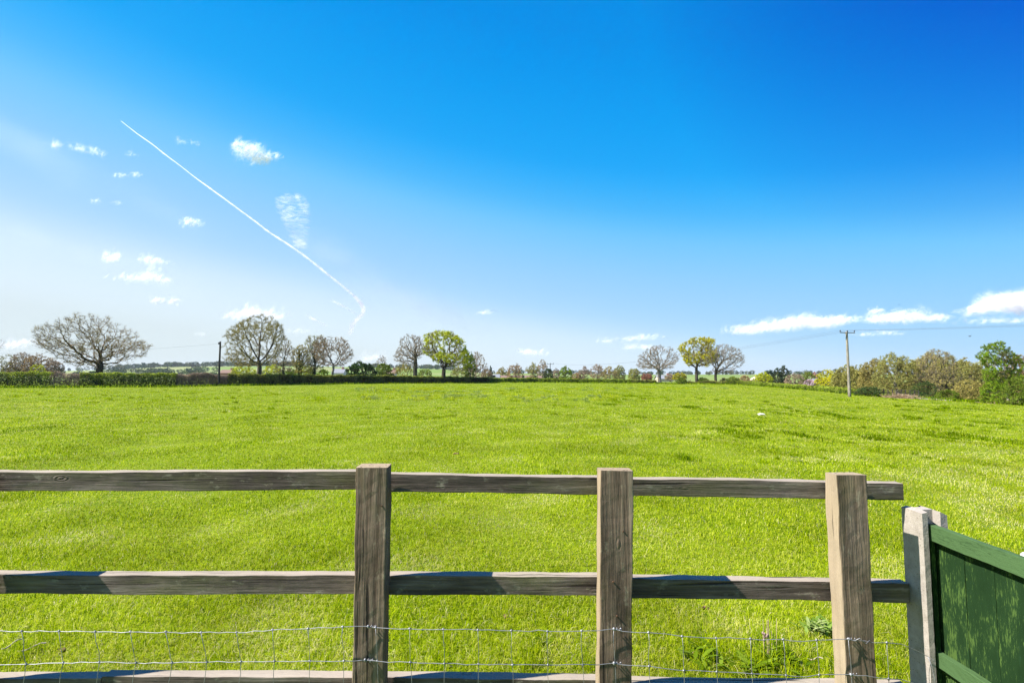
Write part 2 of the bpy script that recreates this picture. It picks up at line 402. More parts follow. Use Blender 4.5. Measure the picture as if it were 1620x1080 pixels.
def grass():
    Nn = 1000000
    Y = np.exp(rng.uniform(math.log(1.95), math.log(128), Nn)); a = rng.uniform(-1, 1, Nn); a = np.sign(a) * np.where(np.abs(a) < .86, np.abs(a) / .86 * 1.18, 1.18 + (np.abs(a) - .86) / .14 * .75); X = a * Y
    u = CX + F * X / Y
    ok = Y < Dfun(u) - .5
    X, Y = X[ok], Y[ok]
    pn = vnoise(X, Y, 1.9, 3); pl = vnoise(X, Y, .35, 5)
    L = (.034 * (Y / 3) ** .22) * (1 + .45 * pn + .25 * pl) * rng.uniform(.6, 1.35, len(X))
    near = np.clip(1 - (Y - 2.0) / 1.6, 0, 1); L *= 1 + .5 * near
    wd = .0033 * (Y / 3) ** .85
    rnd = np.clip(.49 + .22 * rng.normal(size=len(X)) - .14 * pn + .10 * pl, 0, .84)
    st_ = vnoise(X, Y, 2.6, 9) + .5 * vnoise(X, Y, .5, 12); L *= 1 - .15 * np.clip(st_ * 2, 0, 1); rnd = np.clip(rnd + .12 * np.clip(st_ * 2.2, 0, 1), 0, .84)
    straw = rng.uniform(size=len(X)) < .030 + .07 * near + .34 * np.clip(st_ * 2 - .35, 0, 1)
    rnd[straw] = rng.uniform(.85, 1, straw.sum())
    blades('grass', X, Y, np.maximum(L, .012), wd, rnd, gm_, 1.5)
grass()
def tussocks():
    spots = [(1085,727,18,.5),(1090,645,10,.5),(1520,690,26,.45),(1560,697,22,.35),(1500,694,14,.3),(40,680,45,.25),(1310,655,14,.4),(1345,662,18,.35),
             (1430,642,18,.4),(1540,648,20,.4),(1150,682,22,.4),(1180,690,26,.3),(1265,690,22,.45),(1385,695,16,.35),(880,748,0,.3),(1570,670,18,.3),
             (1170,675,20,.3),(1240,655,14,.3),(1010,660,18,.3),(960,640,14,.3),(1100,1050,34,.16),(1120,1035,22,.16),(1190,1055,30,.18),(1235,1045,24,.2),
             (1225,1062,28,.2),(1215,1030,16,.2),(850,1040,26,.13),(835,1052,24,.12),(700,1052,20,.12),(500,1058,26,.12),(60,1030,40,.13),(20,1045,30,.14),
             (1400,1062,16,.16),(340,1062,30,.12),(1300,1064,24,.14),(930,1062,16,.12),(640,1058,16,.12)]
    X = []; Y = []; L = []; Wd = []; Rn = []
    for (u, v, wpx, hh) in spots:
        g = G(u, v); px = g[1] / F; k = 260 if g[1] > 6 else 130
        a = rng.normal(0, .5, (k, 2)) * max(wpx, 8) * px; a[:, 1] *= 2.2
        X += list(g[0] + a[:, 0]); Y += list(g[1] + a[:, 1]); s = .38 * hh * min(1, g[1] / 14) if g[1] > 6 else hh
        L += list(s * rng.uniform(.4, 1.0, k) * .8); Wd += [max(.004, .0012 * g[1])] * k
        Rn += list(np.clip(rng.normal(.17 if g[1] > 6 else .4, .14, k), 0, .8))
    # rough bands of longer grass
    for (u0, u1, v0, v1, k, c) in [(570,700,613,622,60,.6),(640,980,622,634,60,.62),(560,680,625,633,30,.6),(950,1060,622,636,22,.35),(1080,1620,630,700,110,.25),(700,1100,612,622,60,.5),(0,560,617,640,60,.45),(300,1000,635,670,40,.35),(1200,1620,645,740,60,.3)]:
        for _ in range(k):
            u = rng.uniform(u0, u1); v = rng.uniform(v0, v1); g = G(u, v); px = g[1] / F
            kk = 60; a = rng.normal(0, .5, (kk, 2)) * rng.uniform(3, 11) * px; a[:, 1] *= 1.2
            X += list(g[0] + a[:, 0]); Y += list(g[1] + a[:, 1]); s = rng.uniform(.07, .19) * min(1.3, g[1] / 40 + .25)
            L += list(s * rng.uniform(.4, 1, kk)); Wd += [.0011 * g[1]] * kk
            Rn += list(np.clip(rng.normal(c, .12, kk), 0, .82))
    blades('grass_tussocks', *[np.array(q) for q in (X, Y, L, Wd, Rn)], gm_, .7)
    # pale wind-laid grass on the rise of the field
    X = []; Y = []; L = []; Wd = []; Rn = []
    for (u0, u1, v0, v1, k) in [(565,640,613,620,26),(570,600,622,632,10),(640,760,619,622,20),(650,680,626,634,8),(700,740,624,631,10),(745,765,624,630,8),(815,960,626,637,22),(1100,1150,612,616,6),(770,1000,613,618,16)]:
        for _ in range(k):
            g = G(rng.uniform(u0, u1), rng.uniform(v0, v1)); px = g[1] / F
            kk = 40; a = rng.normal(0, .5, (kk, 2)) * rng.uniform(3, 9) * px
            X += list(g[0] + a[:, 0]); Y += list(g[1] + a[:, 1]); L += list(rng.uniform(.06, .22, kk)); Wd += [.0012 * g[1]] * kk; Rn += list(rng.uniform(0, 1, kk))
    pm = leaf_mat('pale_grass_blades', [(.18, .26, .03), (.29, .37, .07), (.42, .45, .16)], .4, .1)
    blades('pale_grass_tussocks', *[np.array(q) for q in (X, Y, L, Wd, Rn)], pm, .9)
tussocks()

# ------------------------------------------------------------------ fence in the foreground
def beam(name, A, B, upw, across, mat, parent, seed=0, wob=.0018, cs=10, n=None, top_cut=0.0):
    """A to B centre line; upw half size along 'up', across half size; rounded worn edges, uneven faces"""
    A = np.asarray(A, float); B = np.asarray(B, float); T = B - A; Ln = np.linalg.norm(T); T /= Ln
    ref = np.array([0, 1.0, 0]); 
    if abs(T[1]) > .8: ref = np.array([1.0, 0, 0])
    U = np.cross(T, ref); U /= np.linalg.norm(U); 
    if U[2] < 0 or (abs(U[2]) < .3 and U[0] < 0): U = -U
    S = np.cross(U, T)
    r = min(upw, across) * .10
    prof = []; m = 4
    for (sx, sy) in ((1, 1), (-1, 1), (-1, -1), (1, -1)):
        cx_, cy_ = sx * (across - r), sy * (upw - r)
        a0 = math.atan2(sy, sx) - math.pi / 4
        for k in range(3): a = a0 + k * math.pi / 4; prof.append((cx_ + r * math.cos(a), cy_ + r * math.sin(a)))
        # mid points of the next side for unevenness
        nx, ny = {(1, 1): (-1, 1), (-1, 1): (-1, -1), (-1, -1): (1, -1), (1, -1): (1, 1)}[(sx, sy)]
        ex, ey = nx * (across - r) if nx != sx else sx * across, ny * (upw - r) if ny != sy else sy * upw
        px_, py_ = (cx_ if nx != sx else sx * across), (cy_ if ny != sy else sy * upw)
        for k in (1, 2, 3): f = k / 4; prof.append((px_ + (ex - px_) * f, py_ + (ey - py_) * f))
    prof = np.array(prof); kk = len(prof); n = n or max(8, int(Ln / .02))
    rg = np.random.default_rng(seed); ph = rg.uniform(0, 6.28, 12); t = np.linspace(0, 1, n)
    V = []
    for i in range(n):
        s = t[i] * Ln
        sc1 = 1 + wob / across * (np.sin(s * 9 + ph[0] + prof[:, 1] * 40) * .8 + np.sin(s * 31 + ph[1] + prof[:, 0] * 60) * .5)
        sc2 = 1 + wob / upw * (np.sin(s * 7 + ph[2]) * .7 + np.sin(s * 27 + ph[3] + prof[:, 0] * 50) * .6)
        chip = rg.normal(0, wob * .25, (kk, 1)) * np.ones((1, 3))
        off = S * wob * math.sin(s * 5 + ph[4]) + U * wob * math.sin(s * 4 + ph[5])
        V.append(A + T * s + off + S * (prof[:, 0] * sc1)[:, None] + U * (prof[:, 1] * sc2)[:, None] + chip * (S + U) * .7)
    V = np.array(V); 
    # slightly rough-sawn ends
    V[0] += T * (np.abs(rg.normal(0, .0008, kk)))[:, None]; V[-1] += T * (prof[:, 0] * top_cut)[:, None]
    V = V.reshape(-1, 3)
    i = np.arange(n - 1)[:, None]; j = np.arange(kk)[None, :]; j2 = (j + 1) % kk
    q = np.stack([i*kk+j, i*kk+j2, (i+1)*kk+j2, (i+1)*kk+j], -1).reshape(-1, 4)
    c0 = V[:kk].mean(0); c1 = V[-kk:].mean(0); V = np.vstack([V, [c0], [c1]])
    tt = np.vstack([np.stack([np.full(kk, n*kk), (np.arange(kk)+1) % kk, np.arange(kk)], -1),
                    np.stack([np.full(kk, n*kk+1), (n-1)*kk+np.arange(kk), (n-1)*kk+(np.arange(kk)+1) % kk], -1)])
    return mesh_np(name, V, [q, tt], mat, parent, tuple(parent.location), smooth=False)

def corner_mat(): pass
fence_root = thing('post_and_rail_fence', 'weathered wooden post and rail fence with wire mesh, between camera and field', 'fence', (0, 1.8, 0))
PD = 1.75          # front faces of the posts
HD = .034          # half depth of a post
def post(ul_t, ur_t, v_top, ul_b, ur_b, seed, cut=0.0, mat='post'):
    t0 = (W(ul_t, v_top, PD) + W(ur_t, v_top, PD)) / 2; b0 = (W(ul_b, 1080, PD) + W(ur_b, 1080, PD)) / 2
    half = ((ur_t - ul_t) + (ur_b - ul_b)) / 4 / F * PD
    T = t0 - b0; T /= T[2]
    bot = b0 + T * (-.12 - b0[2])
    off = np.array([0, HD, 0])
    return beam('post', bot + off, t0 + off, half, HD, M[mat], fence_root, seed, .0016, top_cut=cut)
post(-82, -33, 741, -92, -42, 1)
post(564, 612, 739, 557, 605, 2, -.04)
post(950, 1000, 744.5, 949, 1000, 3, .03)
post(1323, 1370.5, 752, 1341, 1386, 4, .05, 'post_new')
post(1705, 1760, 770, 1720, 1775, 5) if False else None
RDp = 1.838        # rail front faces just behind the posts (checked into their backs)
def rail(u0, v0, u1, v1, hpx, seed, t=.042):
    """u, v of the top front edge at both ends"""
    a = W(u0, v0, RDp); b = W(u1, v1, RDp); hh = hpx / F * RDp / 2
    off = np.array([0, t / 2, -hh])
    return beam('rail', a + off, b + off, hh, t / 2, M['rail'], fence_root, seed, .0013)
rail(-330, 747.5, 588, 745, 29, 11); rail(590, 750, 973, 754.5, 26.5, 12); rail(975, 757, 1428.5, 764, 26, 13)
rail(-330, 908, 588, 910, 28.5, 21); rail(590, 910, 973, 912, 28.5, 22); rail(975, 914, 1438, 923, 28.5, 23)
rail(-330, 1077, 160, 1071, 28, 31); rail(162, 1069, 588, 1072, 28, 32); rail(590, 1071, 973, 1075, 28, 33); rail(975, 1079, 1436, 1086, 28, 34)
# nails at the rail ends
for (u, v) in ((604, 800), (986, 840), (970, 920), (976, 974)):
    nb = MB(); p = W(u, v, PD - .001); nb.tube([p + [0, .004, 0], p - [0, .0025, 0]], .0028, 8); nb.build('nail', M['nail'], fence_root)

def wob_line(pts, depth, step=14, amp=.8, seed=0):
    rg = np.random.default_rng(seed); out = []
    pts = [(*p, depth) if len(p) == 2 else p for p in pts]
    for a, b in zip(pts[:-1], pts[1:]):
        k = max(1, int(abs(b[0] - a[0]) / step))
        for i in range(k):
            f = i / k; u = a[0] + (b[0] - a[0]) * f; v = a[1] + (b[1] - a[1]) * f + (rg.normal(0, amp) if i else 0)
            out.append(W(u, v, a[2] + (b[2] - a[2]) * f + rg.normal(0, .0012)))
    out.append(W(*pts[-1])); return np.array(out)
WD = 1.728
h1 = [(-330,999),(0,997),(34,998),(93,998),(150,999),(206,999),(262,999),(318,1000),(374,1000),(431,996),(487,994),(542,991),(583,990,1.742),(594,992,1.738),(648,994),(701,995),(756,996),(809,997),(866,998),(920,997.5),(945,997,1.738),(971,994,1.740),(985,998,1.738),(1026,1000),(1053,1002),(1079,1006),(1133,1009),(1187,1010),(1239,1011),(1270,1014),(1292,1012),(1342,1010,1.738),(1352,1013,1.735),(1368,1013,1.738),(1382,1016,1.742),(1403,1016,1.748),(1425,1018,1.755),(1436,1022,1.76),(1457,1032,1.763),(1470,1039,1.762),(1478,1044,1.75)]
h2 = [(-330,1052),(0,1051),(41,1050),(100,1048),(157,1047),(215,1048),(272,1048),(327,1047),(381,1046),(434,1045.5),(490,1045),(544,1045),(578,1043,1.742),(597,1045,1.738),(649,1047),(701,1049),(756,1050),(811,1051),(866,1051),(945,1051,1.738),(971,1048,1.740),(985,1051,1.738),(1026,1053),(1053,1057),(1079,1060),(1133,1062),(1187,1065),(1239,1067),(1275,1070),(1292,1067),(1342,1066,1.738),(1356,1068,1.735),(1370,1068,1.738),(1403,1073,1.748),(1425,1074,1.755),(1445,1080,1.76),(1458,1088,1.762)]
h3 = [(-330,1106),(0,1105),(262,1103),(542,1101),(583,1098,1.742),(701,1104),(945,1105,1.738),(1133,1116),(1342,1120,1.738),(1445,1136,1.76)]
wm = MB()
for k, h in enumerate((h1, h2, h3)): wm.tube(wob_line(h, WD, seed=k), .00115, 6)
verts = [(34,41,34),(93,100,91),(150,157,150),(206,215,206),(262,272,263),(318,327,320),(374,381,376),(431,434,432),(487,490,488),(542,544,545),(594,597,600),(648,649,652),(701,703,703),(756,757,757),(809,811,812),(866,867,868),(920,922,924),(971,973,976),(1026,1027,1029),(1079,1082,1085),(1133,1134,1137),(1187,1190,1194),(1239,1244,1247),(1292,1296,1298),(1342,1347,1349),(1403,1406,1409)]
for u in range(-365, 0, 57): verts.append((u, u + 7, u))
def vat(h, u):
    hh = sorted(h); return float(np.interp(u, [p[0] for p in hh], [p[1] for p in hh])), float(np.interp(u, [p[0] for p in hh], [p[2] if len(p) > 2 else WD for p in hh]))
rg = np.random.default_rng(3)
for (a, b, c) in verts:
    P = []
    for (u0, ha, u1, hb) in ((a, h1, b, h2), (b, h2, c, h3)):
        v0, d0 = vat(ha, u0); v1, d1 = vat(hb, u1)
        for f in (0, .33, .66): P.append(W(u0 + (u1 - u0) * f + (rg.normal(0, .7) if f else 0), v0 + (v1 - v0) * f, d0 + (d1 - d0) * f - (.003 if 0 < f < 1 else .001)))
    v1, d1 = vat(h3, c); P.append(W(c, v1, d1))
    wm.tube(P, .00092, 6)
    for (u0, ha) in ((a, h1), (b, h2)):       # wrapped knots
        v0, d0 = vat(ha, u0); p = W(u0, v0, d0)
        wm.tube([p + [-.004, 0, 0], p + [.004, 0, .0005]], .0026, 6)
        wm.tube([p + [0, 0, .0045], p + [0, 0, -.006]], .0019, 6)
for (u, v) in ((583,990),(971,994),(1342,1010),(578,1043),(971,1048),(1345,1066)):    # twists and staples on the posts
    p = W(u, v, 1.742)
    for k in range(9): 
        a = k * 1.9; wm.tube([p + [k*.0035 - .004, -.004*math.cos(a), .004*math.sin(a)], p + [k*.0035 - .001, -.004*math.cos(a+1.9), .004*math.sin(a+1.9) - .0008 * k]], .0015, 5)
    wm.ball(p + [0, -.004, .001], (.0045, .004, .006), 6)
# loose tails of wire wrapped round the right-hand post and the concrete post
wm.tube(wob_line([(1352,1013,1.735),(1360,1009,1.73),(1370,1018,1.735),(1376,1012,1.74)], 1.74, 5, .5), .0016, 6)
wm.tube([W(1468,1038,1.762), W(1474,1052,1.757), W(1478,1070,1.755), W(1480,1090,1.755)], .0016, 6)
wm.build('wire_mesh', M['wire'], fence_root, smooth=True)

# ------------------------------------------------------------------ concrete post and green panel
cz_top = W(1458, 813, 1.77)[2]
x0, x1, y0, y1 = 1.441, 1.529, 1.770, 1.862
cp_root = thing('concrete_post', 'pale concrete slotted fence post between wooden fence end and green panel', 'post', (x0, y0, 0))
def hpost():
    sl0, sl1, sd = x0 + .019, x1 - .024, .028   # slot in the near face; one in the far face too
    prof = [(x0, y0), (sl0, y0), (sl0 + .004, y0 + sd), (sl1 - .004, y0 + sd), (sl1, y0), (x1, y0), (x1, y1), (sl1, y1), (sl1 - .004, y1 - sd), (sl0 + .004, y1 - sd), (sl0, y1), (x0, y1)]
    n = 60; zs = np.linspace(-.1, cz_top, n); m = MB(); P = np.array(prof); k = len(P); rg = np.random.default_rng(5)
    V = []
    for z in zs: V.append(np.column_stack([P + rg.normal(0, .0003, P.shape), np.full(k, z)]))
    V = np.array(V).reshape(-1, 3)
    # domed, weathered top
    top = V[-k:]; cx_ = (x0 + x1) / 2; top[:, 2] += .016 * np.cos((top[:, 0] - cx_) / (x1 - x0) * math.pi) - .004 + (top[:, 0] < x0 + .01) * .006
    V[-k:] = top
    q = [(i*k + j, i*k + (j+1) % k, (i+1)*k + (j+1) % k, (i+1)*k + j) for i in range(n-1) for j in range(k)]
    b = (n-1) * k
    m.add(V, q=q)
    # cap: cut in quads across the H profile
    c = [(0, 1, 10, 11), (1, 2, 9, 10), (2, 3, 8, 9), (3, 4, 7, 8), (4, 5, 6, 7)]
    # arched cap with rings between
    m.q.append(np.array(c) + b)
    return m
hp = hpost(); o = hp.build('post_body', M['concrete'], cp_root)

px_ = 1.4715
pz = W(1468, 829, 1.785)[2]; pm = W(1468, 1041, 1.785)[2]
pn_root = thing('fence_panel', 'worn dark green boarded timber fence panel slotted into the concrete post', 'fence panel', (1.6, 1.0, 0))
SK = 0.0
beam('top_rail', (px_ + .0115, 1.790, pz - .027), (px_ + .0115 + SK, -.5, pz - .027 - .006), .027, .011, M['green_rail'], pn_root, 41, .0008)
beam('middle_rail', (px_ + .0115, 1.785, pm), (px_ + .0115, -.5, pm - .01), .026, .011, M['green_rail'], pn_root, 42, .0014)
beam('bottom_rail', (px_ + .0115, 1.785, .16), (px_ + .0115, -.5, .16), .026, .011, M['green_rail'], pn_root, 43, .0014)
beam('end_batten', (px_ + .0115, 1.793, .10), (px_ + .0115, 1.793, pz - .002), .008, .0105, M['green_board'], pn_root, 44, .0004)
yb = 1.796; k = 0
rg = np.random.default_rng(11)
while yb > -.45:
    wd = .118 + rg.uniform(-.004, .004)
    b = MB(); xo = px_ + .0275 + rg.uniform(0, .001); th = .011
    # feather-edged: thick edge overlaps the next board's thin edge
    za, zb = .08, pz - .006
    V = []
    nz_ = 30
    for z in np.linspace(za, zb, nz_):
        wv = .0006 * math.sin(z * 20 + k); yj = rg.normal(0, .0005)
        V += [(xo - .0015 + wv, yb - wd + yj, z), (xo + .001 + wv, yb + yj, z), (xo + .0055 + wv, yb + yj, z), (xo + .0055 + wv, yb - wd + yj, z)]
    q = [(i*4 + j, i*4 + (j+1) % 4, (i+1)*4 + (j+1) % 4, (i+1)*4 + j) for i in range(nz_-1) for j in range(4)]
    q += [(0, 3, 2, 1), tuple((nz_-1)*4 + a for a in (0, 1, 2, 3))]
    b.add(V, q=q); b.build('board', M['green_board'], pn_root)
    yb -= wd - .012; k += 1

# ------------------------------------------------------------------ trees
M['bark'] = bark_mat('oak_bark', (.050, .042, .032), (.125, .105, .080))
M['bark_pale'] = bark_mat('pale_grey_bark', (.12, .10, .085), (.30, .27, .23))
M['bark_dark'] = bark_mat('dark_bark', (.025, .022, .016), (.07, .06, .045))
M['bark_olive'] = bark_mat('mossy_bark', (.07, .06, .03), (.18, .15, .08))
L_ = {
 'bud_brown': [(.15,.095,.045),(.24,.16,.08),(.33,.24,.11)],
 'bud_olive': [(.13,.115,.035),(.22,.19,.055),(.32,.26,.085)],
 'bud_grey': [(.16,.12,.075),(.26,.20,.13),(.35,.29,.19)],
 'leaf_yellowgreen': [(.16,.19,.008),(.29,.32,.01),(.40,.40,.02)],
 'leaf_gold': [(.19,.17,.012),(.34,.29,.018),(.31,.33,.02)],
 'leaf_fresh': [(.05,.10,.006),(.10,.165,.009),(.19,.25,.015)],
 'leaf_mid': [(.04,.075,.008),(.085,.13,.012),(.16,.20,.022)],
 'leaf_dark': [(.012,.03,.010),(.025,.055,.016),(.06,.10,.025)],
 'conifer': [(.012,.026,.018),(.022,.045,.030),(.045,.075,.045)],
 'pink': [(.45,.16,.24),(.60,.28,.36),(.70,.42,.46)],
 'red': [(.16,.06,.045),(.26,.11,.08),(.32,.17,.11)],
 'gorse': [(.20,.20,.01),(.38,.33,.012),(.50,.42,.02)],
 'olive_wood': [(.125,.125,.03),(.20,.19,.05),(.29,.27,.08)],
 'khaki': [(.12,.13,.03),(.20,.20,.05),(.28,.27,.09)],
 'mauve': [(.15,.11,.08),(.23,.17,.12),(.31,.24,.17)],
}
LM = {k: leaf_mat(k, [tuple(min(.62, c * 1.6) for c in q) for q in v], .35, .30, .55) for k, v in L_.items()}
TW = {'brown': leaf_mat('brown_twigs', [(0.125,0.081,0.044),(0.225,0.156,0.088),(0.338,0.250,0.150)], 0.0, .1),
      'grey': leaf_mat('grey_twigs', [(0.150,0.119,0.088),(0.263,0.213,0.163),(0.388,0.325,0.263)], 0.0, .1),
      'olive': leaf_mat('olive_twigs', [(.11,.09,.03),(.20,.16,.055),(.30,.24,.09)], 0.0, .1),
      'mauve': leaf_mat('mauve_twigs', [(.12,.085,.06),(.20,.15,.105),(.28,.22,.155)], 0.0, .1)}

def unit(a): return a / (np.linalg.norm(a, axis=-1, keepdims=True) + 1e-9)
def grow(P, start, seg, rg, nroot, maxit=160, jit=.30, trop=0.0):
    nodes = [np.array(s) for s in start]; par = list(range(-1, len(start) - 1))
    pos = np.array(nodes); pd = np.zeros_like(pos); pd[:, 2] = 1
    ri = len(start) - nroot
    d = np.linalg.norm(P[:, None] - pos[None, ri:], axis=2); idx = d.argmin(1) + ri; dist = d.min(1)
    cnt = np.zeros(60000, int); dk = seg * 1.25
    P = P.copy()
    for it in range(maxit):
        if len(P) == 0: break
        dr = unit(P - pos[idx])
        u, inv = np.unique(idx, return_inverse=True)
        acc = np.zeros((len(u), 3)); np.add.at(acc, inv, dr); acc = unit(acc)
        ok = cnt[u] < 4
        nd = unit(acc + .35 * pd[u] + rg.normal(0, jit, acc.shape) + np.array([0, 0, trop]))
        cnt[u] += 1
        new = pos[u[ok]] + nd[ok] * seg
        keep = ok[inv]
        P, idx, dist = P[keep], idx[keep], dist[keep]
        if len(new) == 0 or len(P) == 0: break
        base = len(pos); pos = np.vstack([pos, new]); pd = np.vstack([pd, nd[ok]]); par += list(u[ok])
        d = np.linalg.norm(P[:, None] - new[None], axis=2); j = d.argmin(1); dm = d[np.arange(len(P)), j]
        b = dm < dist; idx[b] = base + j[b]; dist[b] = dm[b]
        al = dist > dk; P, idx, dist = P[al], idx[al], dist[al]
        if len(pos) > 9000: break
    return pos, np.array(par)
def frusta(A, B, ra, rb, k):
    n = len(A); T = unit(B - A); ref = np.where(np.abs(T[:, 2:3]) > .9, np.array([[1., 0, 0]]), np.array([[0, 0, 1.]]))
    X = unit(np.cross(T, ref)); Y = np.cross(T, X); an = np.arange(k) * 2 * math.pi / k
    c, s = np.cos(an)[None, :, None], np.sin(an)[None, :, None]
    ring = X[:, None] * c + Y[:, None] * s
    V = np.concatenate([A[:, None] + ring * ra[:, None, None], B[:, None] + ring * rb[:, None, None]], 1).reshape(-1, 3)
    i = (np.arange(n) * 2 * k)[:, None]; j = np.arange(k)[None]; j2 = (j + 1) % k
    return V, np.stack([i + j, i + j2, i + k + j2, i + k + j], -1).reshape(-1, 4)
def cards(P, size, rg, flat=0.0, asp=1.0):
    n = len(P); nrm = unit(rg.normal(size=(n, 3)) + np.array([0, 0, flat])); a = unit(np.cross(nrm, rg.normal(size=(n, 3)))); b = np.cross(nrm, a)
    s = (np.asarray(size) * rg.uniform(.6, 1.3, n))[:, None]
    V = np.stack([P - a*s, P - b*s*.55*asp, P + a*s, P + b*s*.55*asp], 1).reshape(-1, 3)
    i = np.arange(n)[:, None] * 4
    return V, i + np.arange(4)[None]

TREES = 0
def tree(name, label, cat, u, d, prof, leaf=None, nleaf=0, lsize=1.0, twig='brown', bark='bark', fork=None, natt=700, ntw=5, rt=.25,
         group=None, gnarl=.30, shell=.4, seed=None, base=None, stems=1, twl=1.0, trop=0.0, patch=0.0, ivy=None):
    """prof: rows (v, ul, ur) of the crown outline in photo pixels at depth d"""
    global TREES; TREES += 1
    rg = np.random.default_rng(seed if seed is not None else 100 + TREES)
    px = d / F
    bx = W(u, HOR, d)[0]; bz = H1(bx, d) if base is None else base
    root = thing(name, label, cat, (bx, d, bz), group)
    org = (bx, d, bz)
    pr = np.array(sorted(prof), float); vs = pr[:, 0]
    Z = np.array([W(u, v, d)[2] for v in vs]); XL = np.array([W(a, v, d)[0] for v, a in zip(vs, pr[:, 1])]); XR = np.array([W(a, v, d)[0] for v, a in zip(vs, pr[:, 2])])
    zt, zb = Z[0], max(Z[-1], bz + .15)
    # sample
    wmax = (XR - XL).max() / 2; natt = int(natt * 1.35); sd_ = rg.uniform(0, 6.28)
    P = []
    while len(P) < natt:
        z = rg.uniform(zb, zt, 2000); xl = np.interp(z, Z[::-1], XL[::-1]); xr = np.interp(z, Z[::-1], XR[::-1])
        hw = (xr - xl) / 2; keep = rg.uniform(size=2000) < (hw / wmax) ** 1.3 + .05
        r = rg.uniform(size=2000) ** shell; th = rg.uniform(0, 2*math.pi, 2000)
        x = (xl + xr) / 2 + hw * r * np.cos(th); y = d + np.minimum(hw, wmax * .85) * r * np.sin(th)
        fc = np.sin(x / wmax * 5.1 + sd_) + np.sin(y / wmax * 4.3 + sd_ * 2.3) + np.sin(z / wmax * 5.7 + sd_ * 1.7)
        keep &= fc > rg.uniform(-1.5, -.1, 2000)
        P += list(np.stack([x, y, z], -1)[keep])
    P = np.array(P[:natt])
    fz = W(u, fork, d)[2] if fork is not None else bz + (zt - bz) * .22
    fz = max(fz, bz + .1)
    vol = (zt - zb) * wmax * wmax * 4
    seg = max(.35 * px * 2.2, (vol / natt) ** (1/3) * .36)
    allp, allr, alle = [], [], []
    groups = rg.integers(0, stems, natt) if stems > 1 else np.zeros(natt, int)
    if stems > 1: groups = np.clip(((P[:, 0] - P[:, 0].min()) / (np.ptp(P[:, 0]) + 1e-6) * stems).astype(int), 0, stems - 1)
    trunkE, branchE = [], []
    tips = []
    for g in range(stems):
        Pg = P[groups == g]
        if len(Pg) < 5: continue
        sx_ = bx if stems == 1 else bx + (Pg[:, 0].mean() - bx) * .45; sy_ = d if stems == 1 else d + rg.normal(0, wmax * .25)
        gz = H1(sx_, sy_) if base is None else base
        ns = max(3, int((fz - gz) / seg) + 1)
        st = [(sx_ + math.sin(i * .9 + g) * seg * .12, sy_, gz - .15 + (fz - gz + .15) * i / (ns - 1)) for i in range(ns)]
        pos, par = grow(Pg, st, seg, rg, max(1, ns // 3), jit=gnarl, trop=trop)
        n = len(pos); ch = np.zeros(n, int); 
        tc = np.zeros(n)
        for i in range(n - 1, 0, -1):
            if ch[i] == 0: tc[i] = 1
            ch[par[i]] += 1; tc[par[i]] += tc[i]
        r0 = max(.012, .00019 * d); Rt = rt / (stems ** .5)
        e = math.log(max(Rt / r0, 1.5)) / math.log(max(tc[0], 2))
        rad = r0 * np.maximum(tc, 1) ** e
        rad[:ns] *= np.linspace(1.25, 1.0, ns)
        A = pos[par[1:]]; B = pos[1:]; ra = np.minimum(rad[par[1:]], rad[1:] * 1.35); rb = rad[1:]
        ra[:ns-1] = rad[:ns-1]
        thick = rb > max(.20 * Rt, r0 * 2.2)
        thick[:ns-1] = True
        trunkE.append((A[thick], B[thick], ra[thick], rb[thick])); branchE.append((A[~thick], B[~thick], ra[~thick], rb[~thick]))
        tips.append(np.concatenate([pos[tc <= 3], pos[tc == 1]]))
        cen = pos[ns:].mean(0) if n > ns else pos.mean(0)
    def cat_(E, k): 
        A, B, ra, rb = [np.concatenate([e[i] for e in E]) for i in range(4)]
        return frusta(A, B, ra, rb, k) if len(A) else (None, None)
    for e_ in trunkE:
        V, q = cat_([e_], 7); mesh_np('trunk' if len(trunkE) == 1 else 'stem', V, [q], M[bark], root, org, smooth=True)
    tips = np.concatenate(tips)
    # twigs
    nt_ = len(tips) * ntw; T = np.repeat(tips, ntw, 0); out = unit(T - np.array([cen[0], cen[1], cen[2] - wmax * .3]))
    dr = unit(out * .8 + rg.normal(0, .75, T.shape) + np.array([0, 0, .25])); ln = seg * rg.uniform(.5, 1.7, nt_) * twl
    E_ = T + dr * ln[:, None]; r1 = np.full(nt_, max(.0045, .00007 * d))
    mid = (T + E_) / 2 + rg.normal(0, .06, T.shape) * ln[:, None]
    A = np.concatenate([T, mid]); B = np.concatenate([mid, E_])
    Vt, qt = frusta(A, B, np.concatenate([r1, r1 * .8]), np.concatenate([r1 * .8, r1 * .45]), 3)
    Vb, qb = cat_(branchE, 4)
    if Vb is not None: Vt = np.vstack([Vb, Vt]); q2 = np.concatenate([qb, qt + len(Vb)]); rr_ = np.concatenate([np.repeat(rg.uniform(0, .5, len(qb) // 4 + 1), 4)[:len(qb)], np.repeat(rg.uniform(0, 1, len(qt) // 3 + 1), 3)[:len(qt)]])
    else: q2 = qt; rr_ = rg.uniform(0, 1, len(qt))
    mesh_np('branches', Vt, [q2], TW[twig], root, org, rnd=rr_)
    if leaf and nleaf:
        pool = np.concatenate([E_, mid])
        if patch > 0:
            f = np.sin(pool[:, 0] * 1.3 / (px * 8) + seed_(label)) + np.sin(pool[:, 2] * 1.7 / (px * 8)) + np.sin(pool[:, 1] / (px * 9) + 2)
            pool = pool[f > -1.5 + patch * 1.5]
        nleaf = int(nleaf * 1.5); lsize = lsize * 1.3
        Q = pool[rg.integers(0, len(pool), nleaf)] + rg.normal(0, seg * .22, (nleaf, 3))
        Q[:, 2] = np.maximum(Q[:, 2], bz + .05)
        V, q = cards(Q, np.full(nleaf, lsize * px * .55), rg)
        hh = np.clip(.5 + .35 * rg.normal(size=nleaf), 0, 1)
